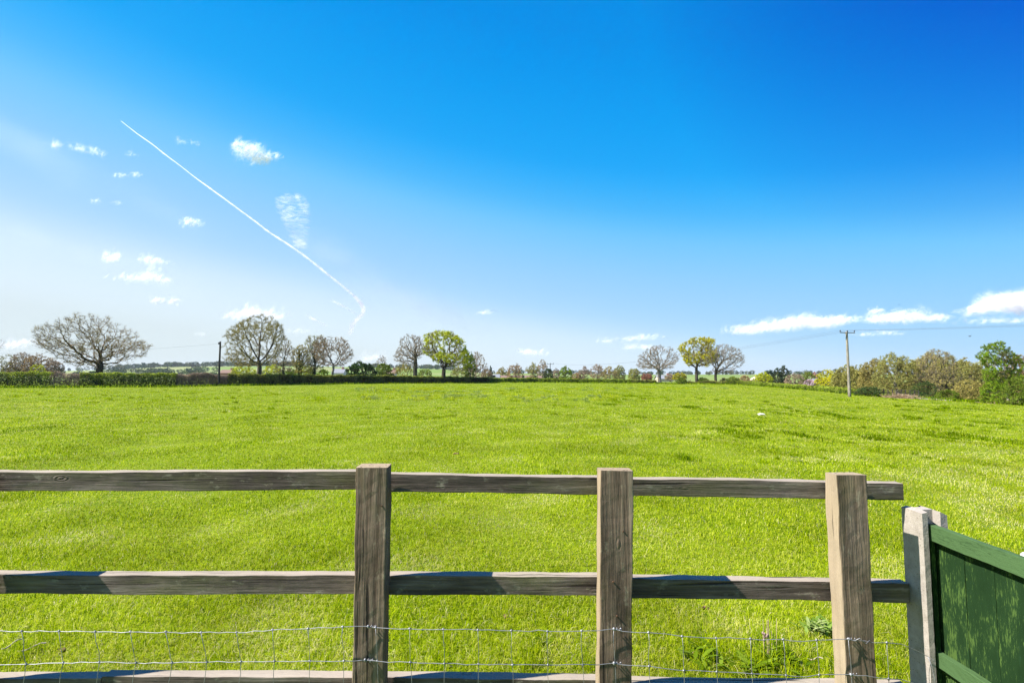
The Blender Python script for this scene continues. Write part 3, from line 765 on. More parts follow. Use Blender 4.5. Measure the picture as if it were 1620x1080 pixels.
        mesh_np('foliage', V, [q], LM[leaf], root, org, rnd=hh)
    if ivy:
        v0, v1, wpx, nn = ivy
        z = rg.uniform(max(bz, W(u, v1, d)[2]), W(u, v0, d)[2], nn); a = rg.uniform(0, 6.28, nn); r = rg.uniform(.3, 1, nn) ** .5 * wpx * px * (1 + .3 * np.sin(z * 2))
        Q = np.stack([bx + np.cos(a) * r, d + np.sin(a) * r, z], -1); V, q = cards(Q, np.full(nn, px * .8), rg)
        mesh_np('ivy', V, [q], LM['leaf_dark'], root, org, rnd=rg.uniform(0, 1, nn))
    return root
def seed_(s): return sum(map(ord, s)) % 17
def dome(u, top, bot, hw, hwb=None, k=6):
    """profile of a rounded crown"""
    out = []
    for i in range(k + 1):
        f = i / k; v = top + (bot - top) * f
        w_ = hw * math.sin(math.acos(1 - min(f * 1.35, 1.0) )) if f * 1.35 < 1 else hw + ((hwb if hwb is not None else hw * .8) - hw) * (f * 1.35 - 1) / .35
        out.append((v, u - max(w_, hw * .15), u + max(w_, hw * .15)))
    return out

GH = 'field trees along the hedge line'
tree('oak_tree', 'wide spreading bare oak with low level limbs, alone behind the left hedge', 'tree', 157, 82,
     [(500,125,176),(505,112,186),(511,97,196),(521,80,206),(535,71,204),(541,73,224),(550,76,229),(560,98,216),(569,106,203),(580,121,192)],
     'bud_olive', 5200, .8, 'brown', 'bark_dark', 571, 1300, 7, .46, GH, .42, .38, seed=24)
tree('ash_tree', 'tall rounded bare tree with fanned upright branches right of the dark pole', 'tree', 410, 88,
     [(496,414,424),(504,394,434),(515,376,444),(528,361,448),(541,352,447),(554,350,443),(563,354,436),(573,366,426),(580,380,415)],
     'bud_olive', 9000, .75, 'olive', 'bark', 577, 1400, 9, .36, GH, .16, .30, seed=22, trop=.12)
tree('hedgerow_tree', 'slim bare grey tree close against the right side of the tall rounded tree', 'tree', 448, 95,
     dome(449, 531, 588, 18), 'bud_olive', 1500, .7, 'grey', 'bark_dark', 580, 500, 5, .16, None, .25, ivy=(565, 592, 3, 250))
tree('ivy_clad_tree', 'ragged olive tree with a dark ivy column, shorter one of the ivy pair', 'tree', 473, 104,
     [(545,474,484),(556,463,490),(568,461,492),(580,463,494),(590,466,492)], 'bud_olive', 2200, .9, 'olive', 'bark_dark', 585, 500, 5, .2, None, .3, ivy=(552, 592, 5, 900))
tree('ivy_clad_tree', 'taller bare-topped tree with dark ivy on its trunk, left of the round grey-brown tree', 'tree', 497, 104,
     [(530,487,506),(538,483,516),(552,482,518),(566,482,516),(580,484,512),(590,488,508)], 'khaki', 1800, .9, 'grey', 'bark_dark', 580, 600, 5, .26, None, .3, ivy=(540, 592, 5, 1000))
tree('maple_tree', 'round pinkish-brown budding tree on a short forked trunk left of the dark bushes', 'tree', 526, 100,
     [(533,508,540),(541,496,550),(552,494,557),(562,496,558),(572,503,553),(580,511,540)],
     'bud_brown', 3200, .7, 'mauve', 'bark_pale', 588, 800, 6, .22, GH, .2, .33, trop=.08)
tree('bush', 'broad dark evergreen bush behind the hedge, larger of two side by side', 'bush', 571, 108, dome(571, 573, 597, 24, 24), 'leaf_dark', 7000, 1.2, 'brown', 'bark_dark', 594, 300, 3, .1, stems=4)
tree('bush', 'paler green bush touching the right end of the dark evergreen bush', 'bush', 607, 110, dome(607, 575, 597, 15, 14), 'leaf_mid', 3200, 1.1, 'olive', 'bark_dark', 594, 260, 3, .1, stems=3)
tree('thorn_tree', 'small spiky bare tree poking up behind the paler green bush', 'tree', 604, 130, dome(604, 560, 590, 9), 'bud_grey', 300, .7, 'grey', 'bark', 584, 200, 4, .1)
tree('oak_tree', 'gnarled bare grey oak leaning towards the green-leaved oak', 'tree', 657, 118,
     [(530,641,656),(536,633,672),(546,632,678),(555,628,680),(562,624,668),(570,622,660),(578,640,660)],
     'bud_grey', 2000, .65, 'grey', 'bark', 566, 800, 5, .46, GH, .45, .4, seed=31)
tree('oak_tree', 'broad oak in fresh yellow-green leaf on a dark forked trunk', 'tree', 702, 116,
     [(525,684,714),(530,673,726),(541,671,735),(552,669,739),(561,672,745),(570,684,749),(580,708,748)],
     'leaf_yellowgreen', 17000, .95, 'olive', 'bark_dark', 583, 1000, 5, .44, GH, .38, .35, seed=32, patch=.35)
tree('hedgerow_tree', 'small drooping fresh green tree against the right side of the yellow-green oak', 'tree', 744, 122, dome(743, 556, 597, 10, 7), 'leaf_mid', 2600, 1.0, 'olive', 'bark', 590, 300, 4, .14)
tree('hedgerow_tree', 'pale pinkish bare tree fanning out right of the drooping green tree', 'tree', 752, 132, dome(755, 557, 598, 17, 12), 'bud_brown', 1500, .7, 'mauve', 'bark_pale', 594, 450, 5, .16, None, .2, trop=.1)
tree('conifer', 'tiny dark conifer at the end of the scrub before the low white roofs', 'tree', 776, 150, [(578,775,777),(585,773,779),(592,771,781),(598,771,781)], 'conifer', 900, 1.0, 'brown', 'bark_dark', 596, 120, 2, .1)
for (u, top, hw, lf, lab) in ((640, 574, 16, 'bud_olive', 'olive scrub tree below the gnarled grey oak crown'), (672, 582, 12, 'leaf_mid', 'low green bush between the trunks of the grey and the green oaks'), (728, 578, 16, 'khaki', 'khaki scrub bush right of the green oak trunk'),
                              (770, 584, 10, 'mauve', 'low mauve-brown scrub bush left of the tiny conifer')):
    tree('bush', lab, 'bush', u, 140, dome(u, top, 600, hw, hw), lf, 1400, .9, 'olive', 'bark', 596, 260, 4, .1, stems=2)
# left background scrub
for (u, top, hw, lf, tw, lab) in ((12, 561, 26, 'olive_wood', 'olive', 'olive-brown scrub tree at the extreme left edge'), (36, 558, 22, 'mauve', 'mauve', 'brown bare scrub tree second from the left edge'), (63, 560, 24, 'bud_brown', 'brown', 'rust-brown budding scrub tree with a green base left of the wide oak'), (86, 570, 14, 'mauve', 'mauve', 'lowest brown scrub tree nearest the wide oak')):
    tree('scrub_tree', lab, 'tree', u, 128, dome(u, top, 594, hw, hw), lf, 2600, .8, tw, 'bark', 588, 600, 5, .18, 'scrub trees behind the left hedge', .25)
tree('bush', 'bright green bush among the brown scrub left of the wide oak', 'bush', 60, 120, dome(60, 575, 592, 10, 10), 'leaf_yellowgreen', 700, .9, 'olive', 'bark', 590, 120, 3, .06)
tree('ash_tree', 'bare tree at the left frame edge with only two twig tips in view', 'tree', -62, 74, [(470,-125,-60),(500,-145,-34),(522,-150,-14),(532,-150,-9),(545,-143,-20),(560,-125,-36)], 'bud_grey', 1200, .7, 'grey', 'bark', 572, 900, 5, .35, None, .3, seed=8)
for (u, top, hw, lf, lab) in ((385, 579, 20, 'leaf_yellowgreen', 'yellow-green bush behind the hedge left of the rounded tree trunk'), (432, 577, 18, 'leaf_yellowgreen', 'yellow-green bush behind the hedge right of the rounded tree trunk'), (463, 582, 12, 'leaf_fresh', 'fresh green bush between the slim tree and the first ivy trunk'),
                              (485, 578, 12, 'leaf_yellowgreen', 'bright green bush between the two ivy trunks'), (512, 584, 10, 'leaf_fresh', 'low bright bush beneath the round pinkish-brown tree')):
    tree('bush', lab, 'bush', u, 112, dome(u, top, 598, hw, hw), lf, 1500, 1.0, 'olive', 'bark', 596, 220, 4, .08, stems=2, group='bright bushes behind the hedge')
# centre background
CB = [('bare_tree',795,581,12,'bud_olive','olive','olive low tree right of the tiny conifer',230),('bare_tree',815,575,14,'bud_brown','brown','fan-shaped brown bare tree, left one of the central pair',200),
      ('willow_tree',843,574,13,'olive_wood','olive','rounded golden-brown tree, right one of the central pair',200),('bare_tree',858,569,10,'bud_grey','grey','slender pale bare tree behind the golden-brown tree',220),
      ('evergreen_tree',868,583,8,'leaf_dark','brown','dark green round tree left of the small far pole',200),('bare_tree',880,582,7,'bud_grey','grey','thin grey bare tree between the far pole and the bright green tree',230),
      ('lime_tree',895,579,11,'leaf_fresh','olive','bright green round leafy tree right of the far pole',190),('bare_tree',924,579,10,'mauve','mauve','low mauve bare tree at the left end of the central copse',240),
      ('bare_tree',945,576,13,'bud_brown','grey','tallest fan of bare twigs in the central copse',230),('bare_tree',965,580,14,'bud_olive','brown','olive-brown rounded tree in the middle of the central copse',225),
      ('bare_tree',980,578,10,'khaki','olive','greenish tree at the right end of the central copse',230),('bare_tree',912,590,9,'bud_brown','brown','low brown tree just right of the bright green tree',220),
      ('holly_tree',1003,581,10,'khaki','olive','conical grey-green tree left of the red bush',170),('maple_bush',1023,590,9,'red','mauve','small coppery red bush left of the bare oak trunk',165),
      ('hawthorn_tree',1075,590,12,'leaf_gold','olive','low golden tree between the two bare-trunked oaks, under the gap',165),('bare_tree',1060,592,8,'bud_grey','grey','low grey thorn right of the bare oak trunk',170)]
for (nm, u, top, hw, lf, tw, lab, d) in CB:
    tree(nm, lab, 'tree' if 'bush' not in nm else 'bush', u, d, dome(u, top, 601, hw, hw * .8), lf, 2200 if lf in ('leaf_fresh','leaf_dark','khaki','red','leaf_gold') else 1100, .9, tw, 'bark', 596, 300, 5, .2, 'small trees on the centre skyline', .2)
# oak trio
tree('oak_tree', 'bare silver-grey oak with twisted limbs, leftmost of the close trio', 'tree', 1043, 129,
     [(547,1033,1042),(551,1026,1066),(560,1013,1073),(568,1008,1075),(576,1006,1070),(584,1012,1062)], None, 0, 1, 'grey', 'bark_pale', 589, 800, 5, .42, GH, .45, .36, seed=41)
tree('oak_tree', 'oak in golden-orange young leaf, middle of the close trio', 'tree', 1102, 130,
     [(535,1098,1120),(539,1088,1130),(547,1076,1137),(555,1075,1141),(563,1080,1138),(572,1083,1128),(580,1092,1118)],
     'leaf_gold', 13000, .95, 'olive', 'bark', 583, 900, 4, .36, GH, .3, .34, seed=42, patch=.15)
tree('oak_tree', 'bare grey oak sweeping right, rightmost of the close trio', 'tree', 1132, 127,
     [(545,1138,1156),(550,1128,1164),(558,1118,1172),(566,1114,1177),(574,1116,1176),(583,1120,1168),(590,1126,1155)], 'bud_olive', 500, .6, 'grey', 'bark_dark', 589, 900, 6, .30, GH, .28, .33, seed=43)
for (u, top, hw, lf, lab, d) in ((1078, 597, 9, 'leaf_mid', 'green shrub between the silver-grey and golden oaks', 124), (1112, 597, 10, 'leaf_mid', 'dark shrub between the golden oak trunk and right bare oak', 130), (1160, 596, 12, 'leaf_mid', 'green shrub at the start of the right hedge', 120), (1178, 594, 12, 'bud_brown', 'brownish thorn behind the start of the right hedge', 135), (1145, 598, 9, 'bud_olive', 'olive shrub beside the right bare oak trunk', 130)):
    tree('shrub', lab, 'shrub', u, d, dome(u, top, 608, hw, hw), lf, 1500, .9, 'olive', 'bark', 604, 200, 4, .07, stems=2)
# right middle distance
for (nm, u, top, bot, hw, lf, lab, d, nl) in (
    ('bush',1208,589,606,15,'leaf_yellowgreen','yellow-green rounded bush beside the cream gable',120,2200),
    ('pine_tree',1217,583,604,7,'conifer','shortest dark pine of the dark clump right of the cream gable',140,1600),
    ('pine_tree',1230,582,606,9,'conifer','dark blue-green pine in the middle of the dark clump',138,2200),
    ('pine_tree',1240,578,606,9,'conifer','tallest pine with a greener top at the right of the dark clump',138,2000),
    ('bare_tree',1258,591,608,16,'mauve','wide mauve-brown tree behind the right hedge',130,1600),
    ('bush',1277,588,604,12,'leaf_mid','green bush behind the pink blossom',135,1500),
    ('copper_tree',1289,588,600,5,'red','small dark red treetop above the pink blossom',150,600),
    ('cherry_tree',1281,600,609,9,'pink','pink blossoming cherry tree above the right hedge',110,1500),
    ('gorse_bush',1308,585,612,17,'gorse','bright yellow bush left of the pale utility pole',108,5000),
    ('evergreen_tree',1322,583,600,9,'conifer','dark treetop showing behind the bright yellow bush',140,900),
    ('willow_tree',1332,585,618,18,'khaki','yellow-olive tree directly behind the pale utility pole',98,3600)):
    tree(nm, lab, 'bush' if 'bush' in nm else 'tree', u, d, dome(u, top, bot + 3, hw, hw * .9), lf, nl, .95, 'olive' if lf != 'mauve' else 'mauve', 'bark', bot, 300, 4, .16)
GR = 'copse along the right side of the field'
for (nm, u, d, top, bot, hw, lf, nl, tw, bk, lab, rt) in (
    ('copse_tree',1360,88,574,616,26,'olive_wood',5200,'olive','bark_olive','low olive-brown copse tree just right of the pale utility pole',.2),
    ('copse_tree',1385,84,568,618,24,'bud_olive',4200,'olive','bark','spreading olive copse tree left of the grey-trunked one',.22),
    ('grey_willow',1417,74,556,624,32,'khaki',4200,'olive','bark_pale','spreading copse tree with a thick pale grey trunk and greenish top',.42),
    ('copse_tree',1445,80,563,622,28,'olive_wood',6500,'olive','bark_dark','dense round olive-brown copse tree right of the pale grey trunk',.22),
    ('copse_tree',1482,72,551,622,32,'bud_olive',3200,'grey','bark_dark','tallest bare grey-topped copse tree on dark multiple stems',.34),
    ('copse_tree',1500,80,562,620,30,'olive_wood',6500,'olive','bark_dark','olive-brown copse tree behind the dark multiple stems',.2),
    ('copse_tree',1470,90,560,618,30,'olive_wood',5000,'olive','bark','olive copse tree filling in behind the bare grey-topped one',.2),
    ('copse_tree',1536,74,573,624,22,'khaki',3400,'olive','bark','yellowish copse tree left of the wind-blown birch',.2),
    ('copse_tree',1526,86,566,622,20,'bud_olive',3000,'olive','bark','brownish copse tree between the yellowish tree and the tallest one',.2),
    ('copse_tree',1562,84,564,622,20,'khaki',3400,'olive','bark','khaki copse tree filling the gap just left of the birch crown',.2),
    ('copse_tree',1668,56,548,630,34,'olive_wood',3400,'olive','bark','broad olive-brown copse tree beyond the right frame edge, behind the purple-brown one',.3),
    ('copse_tree',1730,50,552,640,34,'khaki',3400,'olive','bark','broad khaki copse tree furthest right, out beyond the frame',.3),
    ('copse_tree',1340,96,578,616,20,'olive_wood',3400,'olive','bark','low rounded copse tree left of the pale utility pole',.18),
    ('copse_tree',1612,62,560,622,20,'bud_brown',3600,'mauve','bark_dark','purple-brown bare tree at the right frame edge',.2)):
    st = 5 if 'multiple stems' in lab and 'behind' not in lab else 1
    tree(nm, lab, 'tree', u, d, dome(u, top, bot, hw, hw * .95, 7), lf, int(nl * 1.9), 1.0, tw, bk, bot - 4, 900, 7, rt, GR, .34, .5, stems=st)
tree('birch_tree', 'wind-blown green leafy birch with a white leaning trunk at the right', 'tree', 1592, 56,
     [(541,1578,1584),(548,1556,1590),(556,1552,1598),(566,1553,1606),(576,1560,1611),(588,1562,1612),(600,1566,1610),(610,1572,1606)],
     'leaf_fresh', 15000, 1.0, 'olive', 'bark_pale', 600, 800, 4, .14, None, .3, .5, patch=.15, seed=51)
for (u, d, top, bot, hw, lf, nl, lab) in ((1572, 53, 602, 637, 17, 'leaf_fresh', 6000, 'bright green rounded bush at the foot of the birch, left of its trunk'), (1608, 50, 596, 642, 20, 'leaf_mid', 7000, 'darker green bush at the right frame edge under the birch'),
        (1500, 60, 617, 634, 17, 'leaf_mid', 3000, 'low green bramble bush under the tallest copse tree'), (1532, 60, 600, 636, 22, 'bud_olive', 4200, 'tangled brown bramble thicket left of the bright green bush'), (1592, 60, 585, 625, 22, 'leaf_dark', 4500, 'dark green holly mass behind the white birch trunk'),
        (1375, 70, 612, 629, 22, 'leaf_dark', 2400, 'dark green undergrowth bush behind the thin wire fence'), (1465, 68, 604, 630, 20, 'leaf_dark', 2600, 'dark undergrowth among the multiple stems')):
    tree('bush', lab, 'bush', u, d, dome(u, top, bot, hw, hw), lf, nl, 1.0, 'olive' if lf != 'mauve' else 'mauve', 'bark_dark', bot - 3, 350, 4, .06, stems=3)

# ------------------------------------------------------------------ hedges
def hedge(label, us, v0, v1, mat, n_per_m=420, twig=None, thick=1.3, bare=False, off=.9, seed=0):
    """us: list of bearings; v0, v1 top edge at the two ends"""
    rg = np.random.default_rng(seed + 500)
    U = np.linspace(us[0], us[1], 40); D = Dfun(U) + off
    B = np.array([[W(u, HOR, d)[0], d] for u, d in zip(U, D)])
    seglen = np.linalg.norm(np.diff(B, axis=0), axis=1); S = np.concatenate([[0], np.cumsum(seglen)]); Ltot = S[-1]
    zt = np.array([W(u, v0 + (v1 - v0) * i / 39, d)[2] for i, (u, d) in enumerate(zip(U, D))])
    n = int(Ltot * n_per_m * 2.6); s = rg.uniform(0, Ltot, n)
    bx = np.interp(s, S, B[:, 0]); by = np.interp(s, S, B[:, 1]); top = np.interp(s, S, zt)
    i = np.clip(np.searchsorted(S, s) - 1, 0, 38); T = unit(np.diff(B, axis=0))[i]; Nn = np.stack([-T[:, 1], T[:, 0]], -1)
    gz = hz(bx, by); Hh = top - gz + .10 * np.sin(s * 1.1 + seed) * (2 if bare else .6) + .06 * np.sin(s * 3.3)
    f = rg.uniform(0, 1, n) ** .8; a = rg.uniform(-1, 1, n); a = np.sign(a) * np.abs(a) ** .5
    wdt = thick / 2 * (.8 + .2 * np.sin(f * 3.1)) * (1 + .18 * np.sin(s * 1.7 + f * 4) + .1 * np.sin(s * 5.1))
    x = bx + Nn[:, 0] * a * wdt; y = by + Nn[:, 1] * a * wdt; z = gz + f * Hh
    sz = np.full(n, max(.07, .0013 * D.mean())) * (1.0 if not bare else .8)
    root = thing('hedge', label, 'hedge', (B[20, 0], B[20, 1], float(H1(*B[20]))), 'clipped hedges round the field')
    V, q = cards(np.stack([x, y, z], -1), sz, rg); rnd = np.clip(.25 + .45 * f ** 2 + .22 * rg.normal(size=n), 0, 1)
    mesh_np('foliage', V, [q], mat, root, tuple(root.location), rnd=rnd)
    m = int(Ltot * (60 if not bare else 130)); s = rg.uniform(0, Ltot, m); bx = np.interp(s, S, B[:, 0]); by = np.interp(s, S, B[:, 1]); top = np.interp(s, S, zt); gz = hz(bx, by)
    A = np.stack([bx + rg.normal(0, thick * .18, m), by + rg.normal(0, thick * .18, m), gz + rg.uniform(-.1, .7, m) * (top - gz)], -1)
    dr = unit(np.stack([rg.normal(0, .6, m), rg.normal(0, .6, m), np.abs(rg.normal(.8, .4, m))], -1)); ln = rg.uniform(.3, .9, m) * min(1, (top - gz).mean() / 1.8)
    Bq = A + dr * ln[:, None]; Bq[:, 2] = np.minimum(Bq[:, 2], top + rg.uniform(0, .15, m))
    V, q = frusta(A, Bq, np.full(m, .014), np.full(m, .008), 3); mesh_np('stems', V, [q], TW[twig or 'brown'], root, tuple(root.location), rnd=np.repeat(rg.uniform(0, 1, m), 3))
    return root
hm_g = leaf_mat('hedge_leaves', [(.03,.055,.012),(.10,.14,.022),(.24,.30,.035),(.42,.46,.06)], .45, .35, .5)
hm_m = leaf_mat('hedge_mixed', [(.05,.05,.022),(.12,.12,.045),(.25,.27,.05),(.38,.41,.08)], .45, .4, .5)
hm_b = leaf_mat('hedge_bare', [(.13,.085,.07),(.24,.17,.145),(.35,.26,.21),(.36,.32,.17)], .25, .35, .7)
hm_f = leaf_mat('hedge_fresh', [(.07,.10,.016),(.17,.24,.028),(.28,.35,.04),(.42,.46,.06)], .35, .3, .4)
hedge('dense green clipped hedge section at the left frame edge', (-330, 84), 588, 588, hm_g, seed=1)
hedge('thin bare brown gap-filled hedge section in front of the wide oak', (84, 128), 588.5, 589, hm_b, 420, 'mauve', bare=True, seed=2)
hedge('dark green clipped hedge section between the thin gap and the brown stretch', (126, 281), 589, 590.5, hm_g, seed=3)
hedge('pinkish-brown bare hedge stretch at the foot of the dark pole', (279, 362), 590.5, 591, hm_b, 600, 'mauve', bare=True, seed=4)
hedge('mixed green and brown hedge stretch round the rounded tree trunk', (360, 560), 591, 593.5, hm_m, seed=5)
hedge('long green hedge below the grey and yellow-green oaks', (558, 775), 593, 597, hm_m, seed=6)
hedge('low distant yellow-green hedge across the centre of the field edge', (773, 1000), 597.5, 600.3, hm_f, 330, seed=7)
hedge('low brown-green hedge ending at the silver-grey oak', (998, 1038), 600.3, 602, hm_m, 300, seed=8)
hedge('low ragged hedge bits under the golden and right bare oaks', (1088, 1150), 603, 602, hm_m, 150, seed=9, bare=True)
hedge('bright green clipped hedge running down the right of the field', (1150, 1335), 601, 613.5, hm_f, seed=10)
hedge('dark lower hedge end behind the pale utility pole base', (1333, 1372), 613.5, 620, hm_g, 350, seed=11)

# long grass at the foot of the hedges
def verge():
    X=[];Y=[];L=[];Wd=[];Rn=[]
    for _ in range(16000):
        u = rng.uniform(-330, 1900); 
        d = Dfun(u) - abs(rng.normal(0, .7)) + .3; x = W(u, HOR, d)[0]; X.append(x); Y.append(d)
        L.append(rng.uniform(.12, .45)); Wd.append(.0016 * d); Rn.append(np.clip(rng.normal(.22, .15), 0, .7))
    blades('verge_grass', *[np.array(q) for q in (X, Y, L, Wd, Rn)], gm_, .7)
verge()

# ------------------------------------------------------------------ poles and wires
def up_pole(label, u, d, vtop, r0, r1, mat, arm=0, base=None):
    bx = W(u, HOR, d)[0]; bz = H1(bx, d); top = W(u, vtop, d)
    root = thing('utility_pole', label, 'utility pole', (bx, d, bz))
    b = MB(); zz = np.linspace(bz - .3, top[2], 12); b.tube([(bx, d, z) for z in zz], np.linspace(r0, r1, 12), 12); b.build('pole', mat, root, smooth=True)
    return root, np.array([bx, d, top[2]])
pr, ptop = up_pole('pale wooden utility pole with a crossarm of three insulators, in the field', 1342.5, 60, 524.5, .17, .115, M['pole'])
pr['group'] = 'power line poles'
dirw = unit(np.array([W(870, 575, 250)[0], 250, 0]) - np.array([ptop[0], ptop[1], 0])); side = np.array([-dirw[1], dirw[0], 0])
armx = np.array([1.0, .0, 0]); az_ = ptop[2] - .12
b = MB(); A_ = ptop + armx * (-.90) + [0, -.16, -.12]; B_ = ptop + armx * .90 + [0, -.16, -.16]
b.tube([A_, B_], .055, 4); b.build('crossarm', M['steel'], pr)
b = MB(); b.tube([ptop + [-.32, -.15, -.16], ptop + [0, -.12, -.62]], .022, 6); b.build('brace', M['steel'], pr)
att = []
for k, (f, hgt) in enumerate(((-.88, .26), (-.02, .22), (.84, .24))):
    c = ptop + armx * f + [0, -.16, -.10 - .03 * (f > 0)]
    b = MB(); b.tube([c, c + [0, 0, .12]], .018, 6); b.tube([c + [0,0,.10], c + [0,0,.14], c + [0,0,.20], c + [0,0,hgt + .02]], [.085, .06, .085, .035], 10)
    b.build('insulator', M['insul'], pr, smooth=True); att.append(c + [0, 0, hgt])
fr, ftop = up_pole('small distant utility pole with a crossarm left of the bright green tree', 870.5, 230, 575, .19, .14, M['dark_pole']); fr['group'] = 'power line poles'
b = MB(); b.tube([ftop + [-1.5, 0, -.25], ftop + [1.6, 0, -.25]], .09, 4); b.build('crossarm', M['steel'], fr)
fatt = []
for f in (-1.4, .1, 1.5):
    c = ftop + [f, 0, -.2]; b = MB(); b.tube([c, c + [0, 0, .45]], .12, 6); b.build('insulator', M['insul'], fr); fatt.append(c + [0, 0, .45])
def sagline(a, b, sag, n=24):
    t = np.linspace(0, 1, n)[:, None]; p = a + (b - a) * t; p[:, 2] -= (4 * t * (1 - t))[:, 0] * sag; return p
for k, (a, f, nm) in enumerate(zip(att, fatt, ('left', 'middle', 'right'))):
    b = MB(); b.tube(sagline(a, f, 2.2), .007, 4); o = b.build('power_cable', M['line'], None, (0, 0, 0)); tag(o, f'thin power cable running back from the {nm} insulator to the distant pole', 'cable', 'cables leading away from the field pole')
    e = W(1755 + 8 * k, 507 + 1.5 * k, 44); b = MB(); b.tube(sagline(a, e, .12), .006, 4); o = b.build('power_cable', M['line'], None, (0, 0, 0)); tag(o, f'thin power cable going right from the {nm} insulator out of frame', 'cable', 'cables leading right from the field pole')
lr, ltop = up_pole('plain dark wooden pole in the brown hedge stretch, left of the rounded tree', 346.5, Dfun(346.5) + .2, 540, .17, .13, M['dark_pole'])
b = MB(); b.box(ltop + [-.28, -.14, -.50], ltop + [-.10, .02, -.14]); b.build('junction_box', M['insul'], lr)
b = MB(); b.tube(sagline(ltop + [0, 0, -.35], W(-120, 556, 95), .9), .010, 4); o = b.build('telephone_cable', M['line'], None, (0, 0, 0)); tag(o, 'thin cable sagging left from the dark pole behind the wide oak', 'cable')

# ------------------------------------------------------------------ houses half hidden beyond the trees
def plain(name, c, rough=.9): return simple(name, tuple(a * .85 for a in c), c, 1.2, rough, .1)
HM = {'white': plain('white_render', (.72, .70, .66)), 'cream': plain('cream_render', (.62, .54, .40)), 'brick': plain('red_brick', (.34, .17, .12)),
      'tile': plain('brown_tiles', (.20, .13, .10)), 'slate': plain('grey_slate', (.22, .23, .26)), 'red': plain('red_tiles', (.36, .13, .09)), 'glass': simple('dark_window_glass', (.02, .025, .03), (.04, .05, .06), 2, .1)}
def house(label, u, d, wpx, veave, vridge, wall, roof, cat='house', gable=False, chim=True):
    bx = W(u, HOR, d)[0]; bz = H1(bx, d); px = d / F; hw = wpx * px / 2; ez = W(u, veave, d)[2]; rz = W(u, vridge, d)[2]
    root = thing('house' if cat == 'house' else 'barn', label, cat, (bx, d, bz)); dp = min(hw, 5)
    b = MB(); b.box((bx - hw, d - dp, bz - .5), (bx + hw, d + dp, ez))
    if gable: b.add([(bx - hw, d - dp + .01, ez), (bx + hw, d - dp + .01, ez), (bx, d - dp + .01, rz), (bx - hw, d + dp, ez), (bx + hw, d + dp, ez), (bx, d + dp, rz)], t=[(0, 1, 2), (3, 5, 4)])
    else: b.add([(bx - hw + .01, d - dp, ez), (bx - hw + .01, d + dp, ez), (bx - hw + .01, d, rz), (bx + hw - .01, d - dp, ez), (bx + hw - .01, d + dp, ez), (bx + hw - .01, d, rz)], t=[(0, 1, 2), (3, 5, 4)])
    b.build('wall', HM[wall], root)
    b = MB(); o_ = .35; t = .18
    if gable:
        for s in (-1, 1):
            V = [(bx + s*(hw+o_), d-dp-o_, ez-.15), (bx + s*(hw+o_), d+dp+o_, ez-.15), (bx, d+dp+o_, rz+.05), (bx, d-dp-o_, rz+.05)]; V2 = [(a, c, e + t) for a, c, e in V]
            b.add(V + V2, q=[(0,1,2,3),(4,7,6,5),(0,4,5,1),(1,5,6,2),(2,6,7,3),(3,7,4,0)])
    else:
        for s in (-1, 1):
            V = [(bx-hw-o_, d+s*(dp+o_), ez-.15), (bx+hw+o_, d+s*(dp+o_), ez-.15), (bx+hw+o_, d, rz+.05), (bx-hw-o_, d, rz+.05)]; V2 = [(a, c, e + t) for a, c, e in V]
            b.add(V + V2, q=[(0,1,2,3),(4,7,6,5),(0,4,5,1),(1,5,6,2),(2,6,7,3),(3,7,4,0)])
    b.build('roof', HM[roof], root)
    if chim:
        b = MB(); b.box((bx + hw*.45, d - .3, rz - 1.0), (bx + hw*.45 + .7, d + .4, rz + .9)); b.build('chimney', HM['brick'], root)
    nw = max(1, int(hw * 2 / 4.0))
    for i in range(nw):
        wx = bx - hw + (i + .5) * 2 * hw / nw; wz = bz + .9
        f = MB(); 
        for (a, c) in (((wx-.6, d-dp-.05, wz), (wx-.52, d-dp-.003, wz+1.2)), ((wx+.52, d-dp-.05, wz), (wx+.6, d-dp-.003, wz+1.2)), ((wx-.52, d-dp-.05, wz), (wx+.52, d-dp-.003, wz+.08)), ((wx-.52, d-dp-.05, wz+1.12), (wx+.52, d-dp-.003, wz+1.2))): f.box(a, c)
        fo = f.build('window', HM['white'], root); g = MB(); g.box((wx-.52, d-dp-.03, wz+.08), (wx+.52, d-dp-.004, wz+1.12)); g.build('pane', HM['glass'], fo, origin=tuple(root.location))
house('small house with a reddish roof just right of the dark pole', 361, 190, 17, 590, 585.5, 'brick', 'tile')
house('white-walled grey-roofed house behind the round pinkish-brown tree', 537, 185, 17, 590, 584, 'white', 'slate')
house('small white house right of the paler green bush', 619, 200, 14, 591, 585, 'white', 'tile')
house('long low brown-roofed barn with white ends left of centre', 818, 210, 74, 597.5, 594.5, 'white', 'tile', 'barn', chim=False)
house('low white building at the left end of the long brown roof', 782, 185, 15, 598, 592.5, 'white', 'slate', chim=False)
house('cream cottage seen through the silver-grey oak', 1050, 185, 22, 599, 594, 'cream', 'slate')
house('cream gabled cottage beside the yellow-green bush', 1198, 132, 12, 600, 596.5, 'cream', 'cream', gable=True, chim=False)
house('grey-roofed house right of the pink blossom', 1291, 118, 9, 606, 600, 'white', 'slate', chim=False)

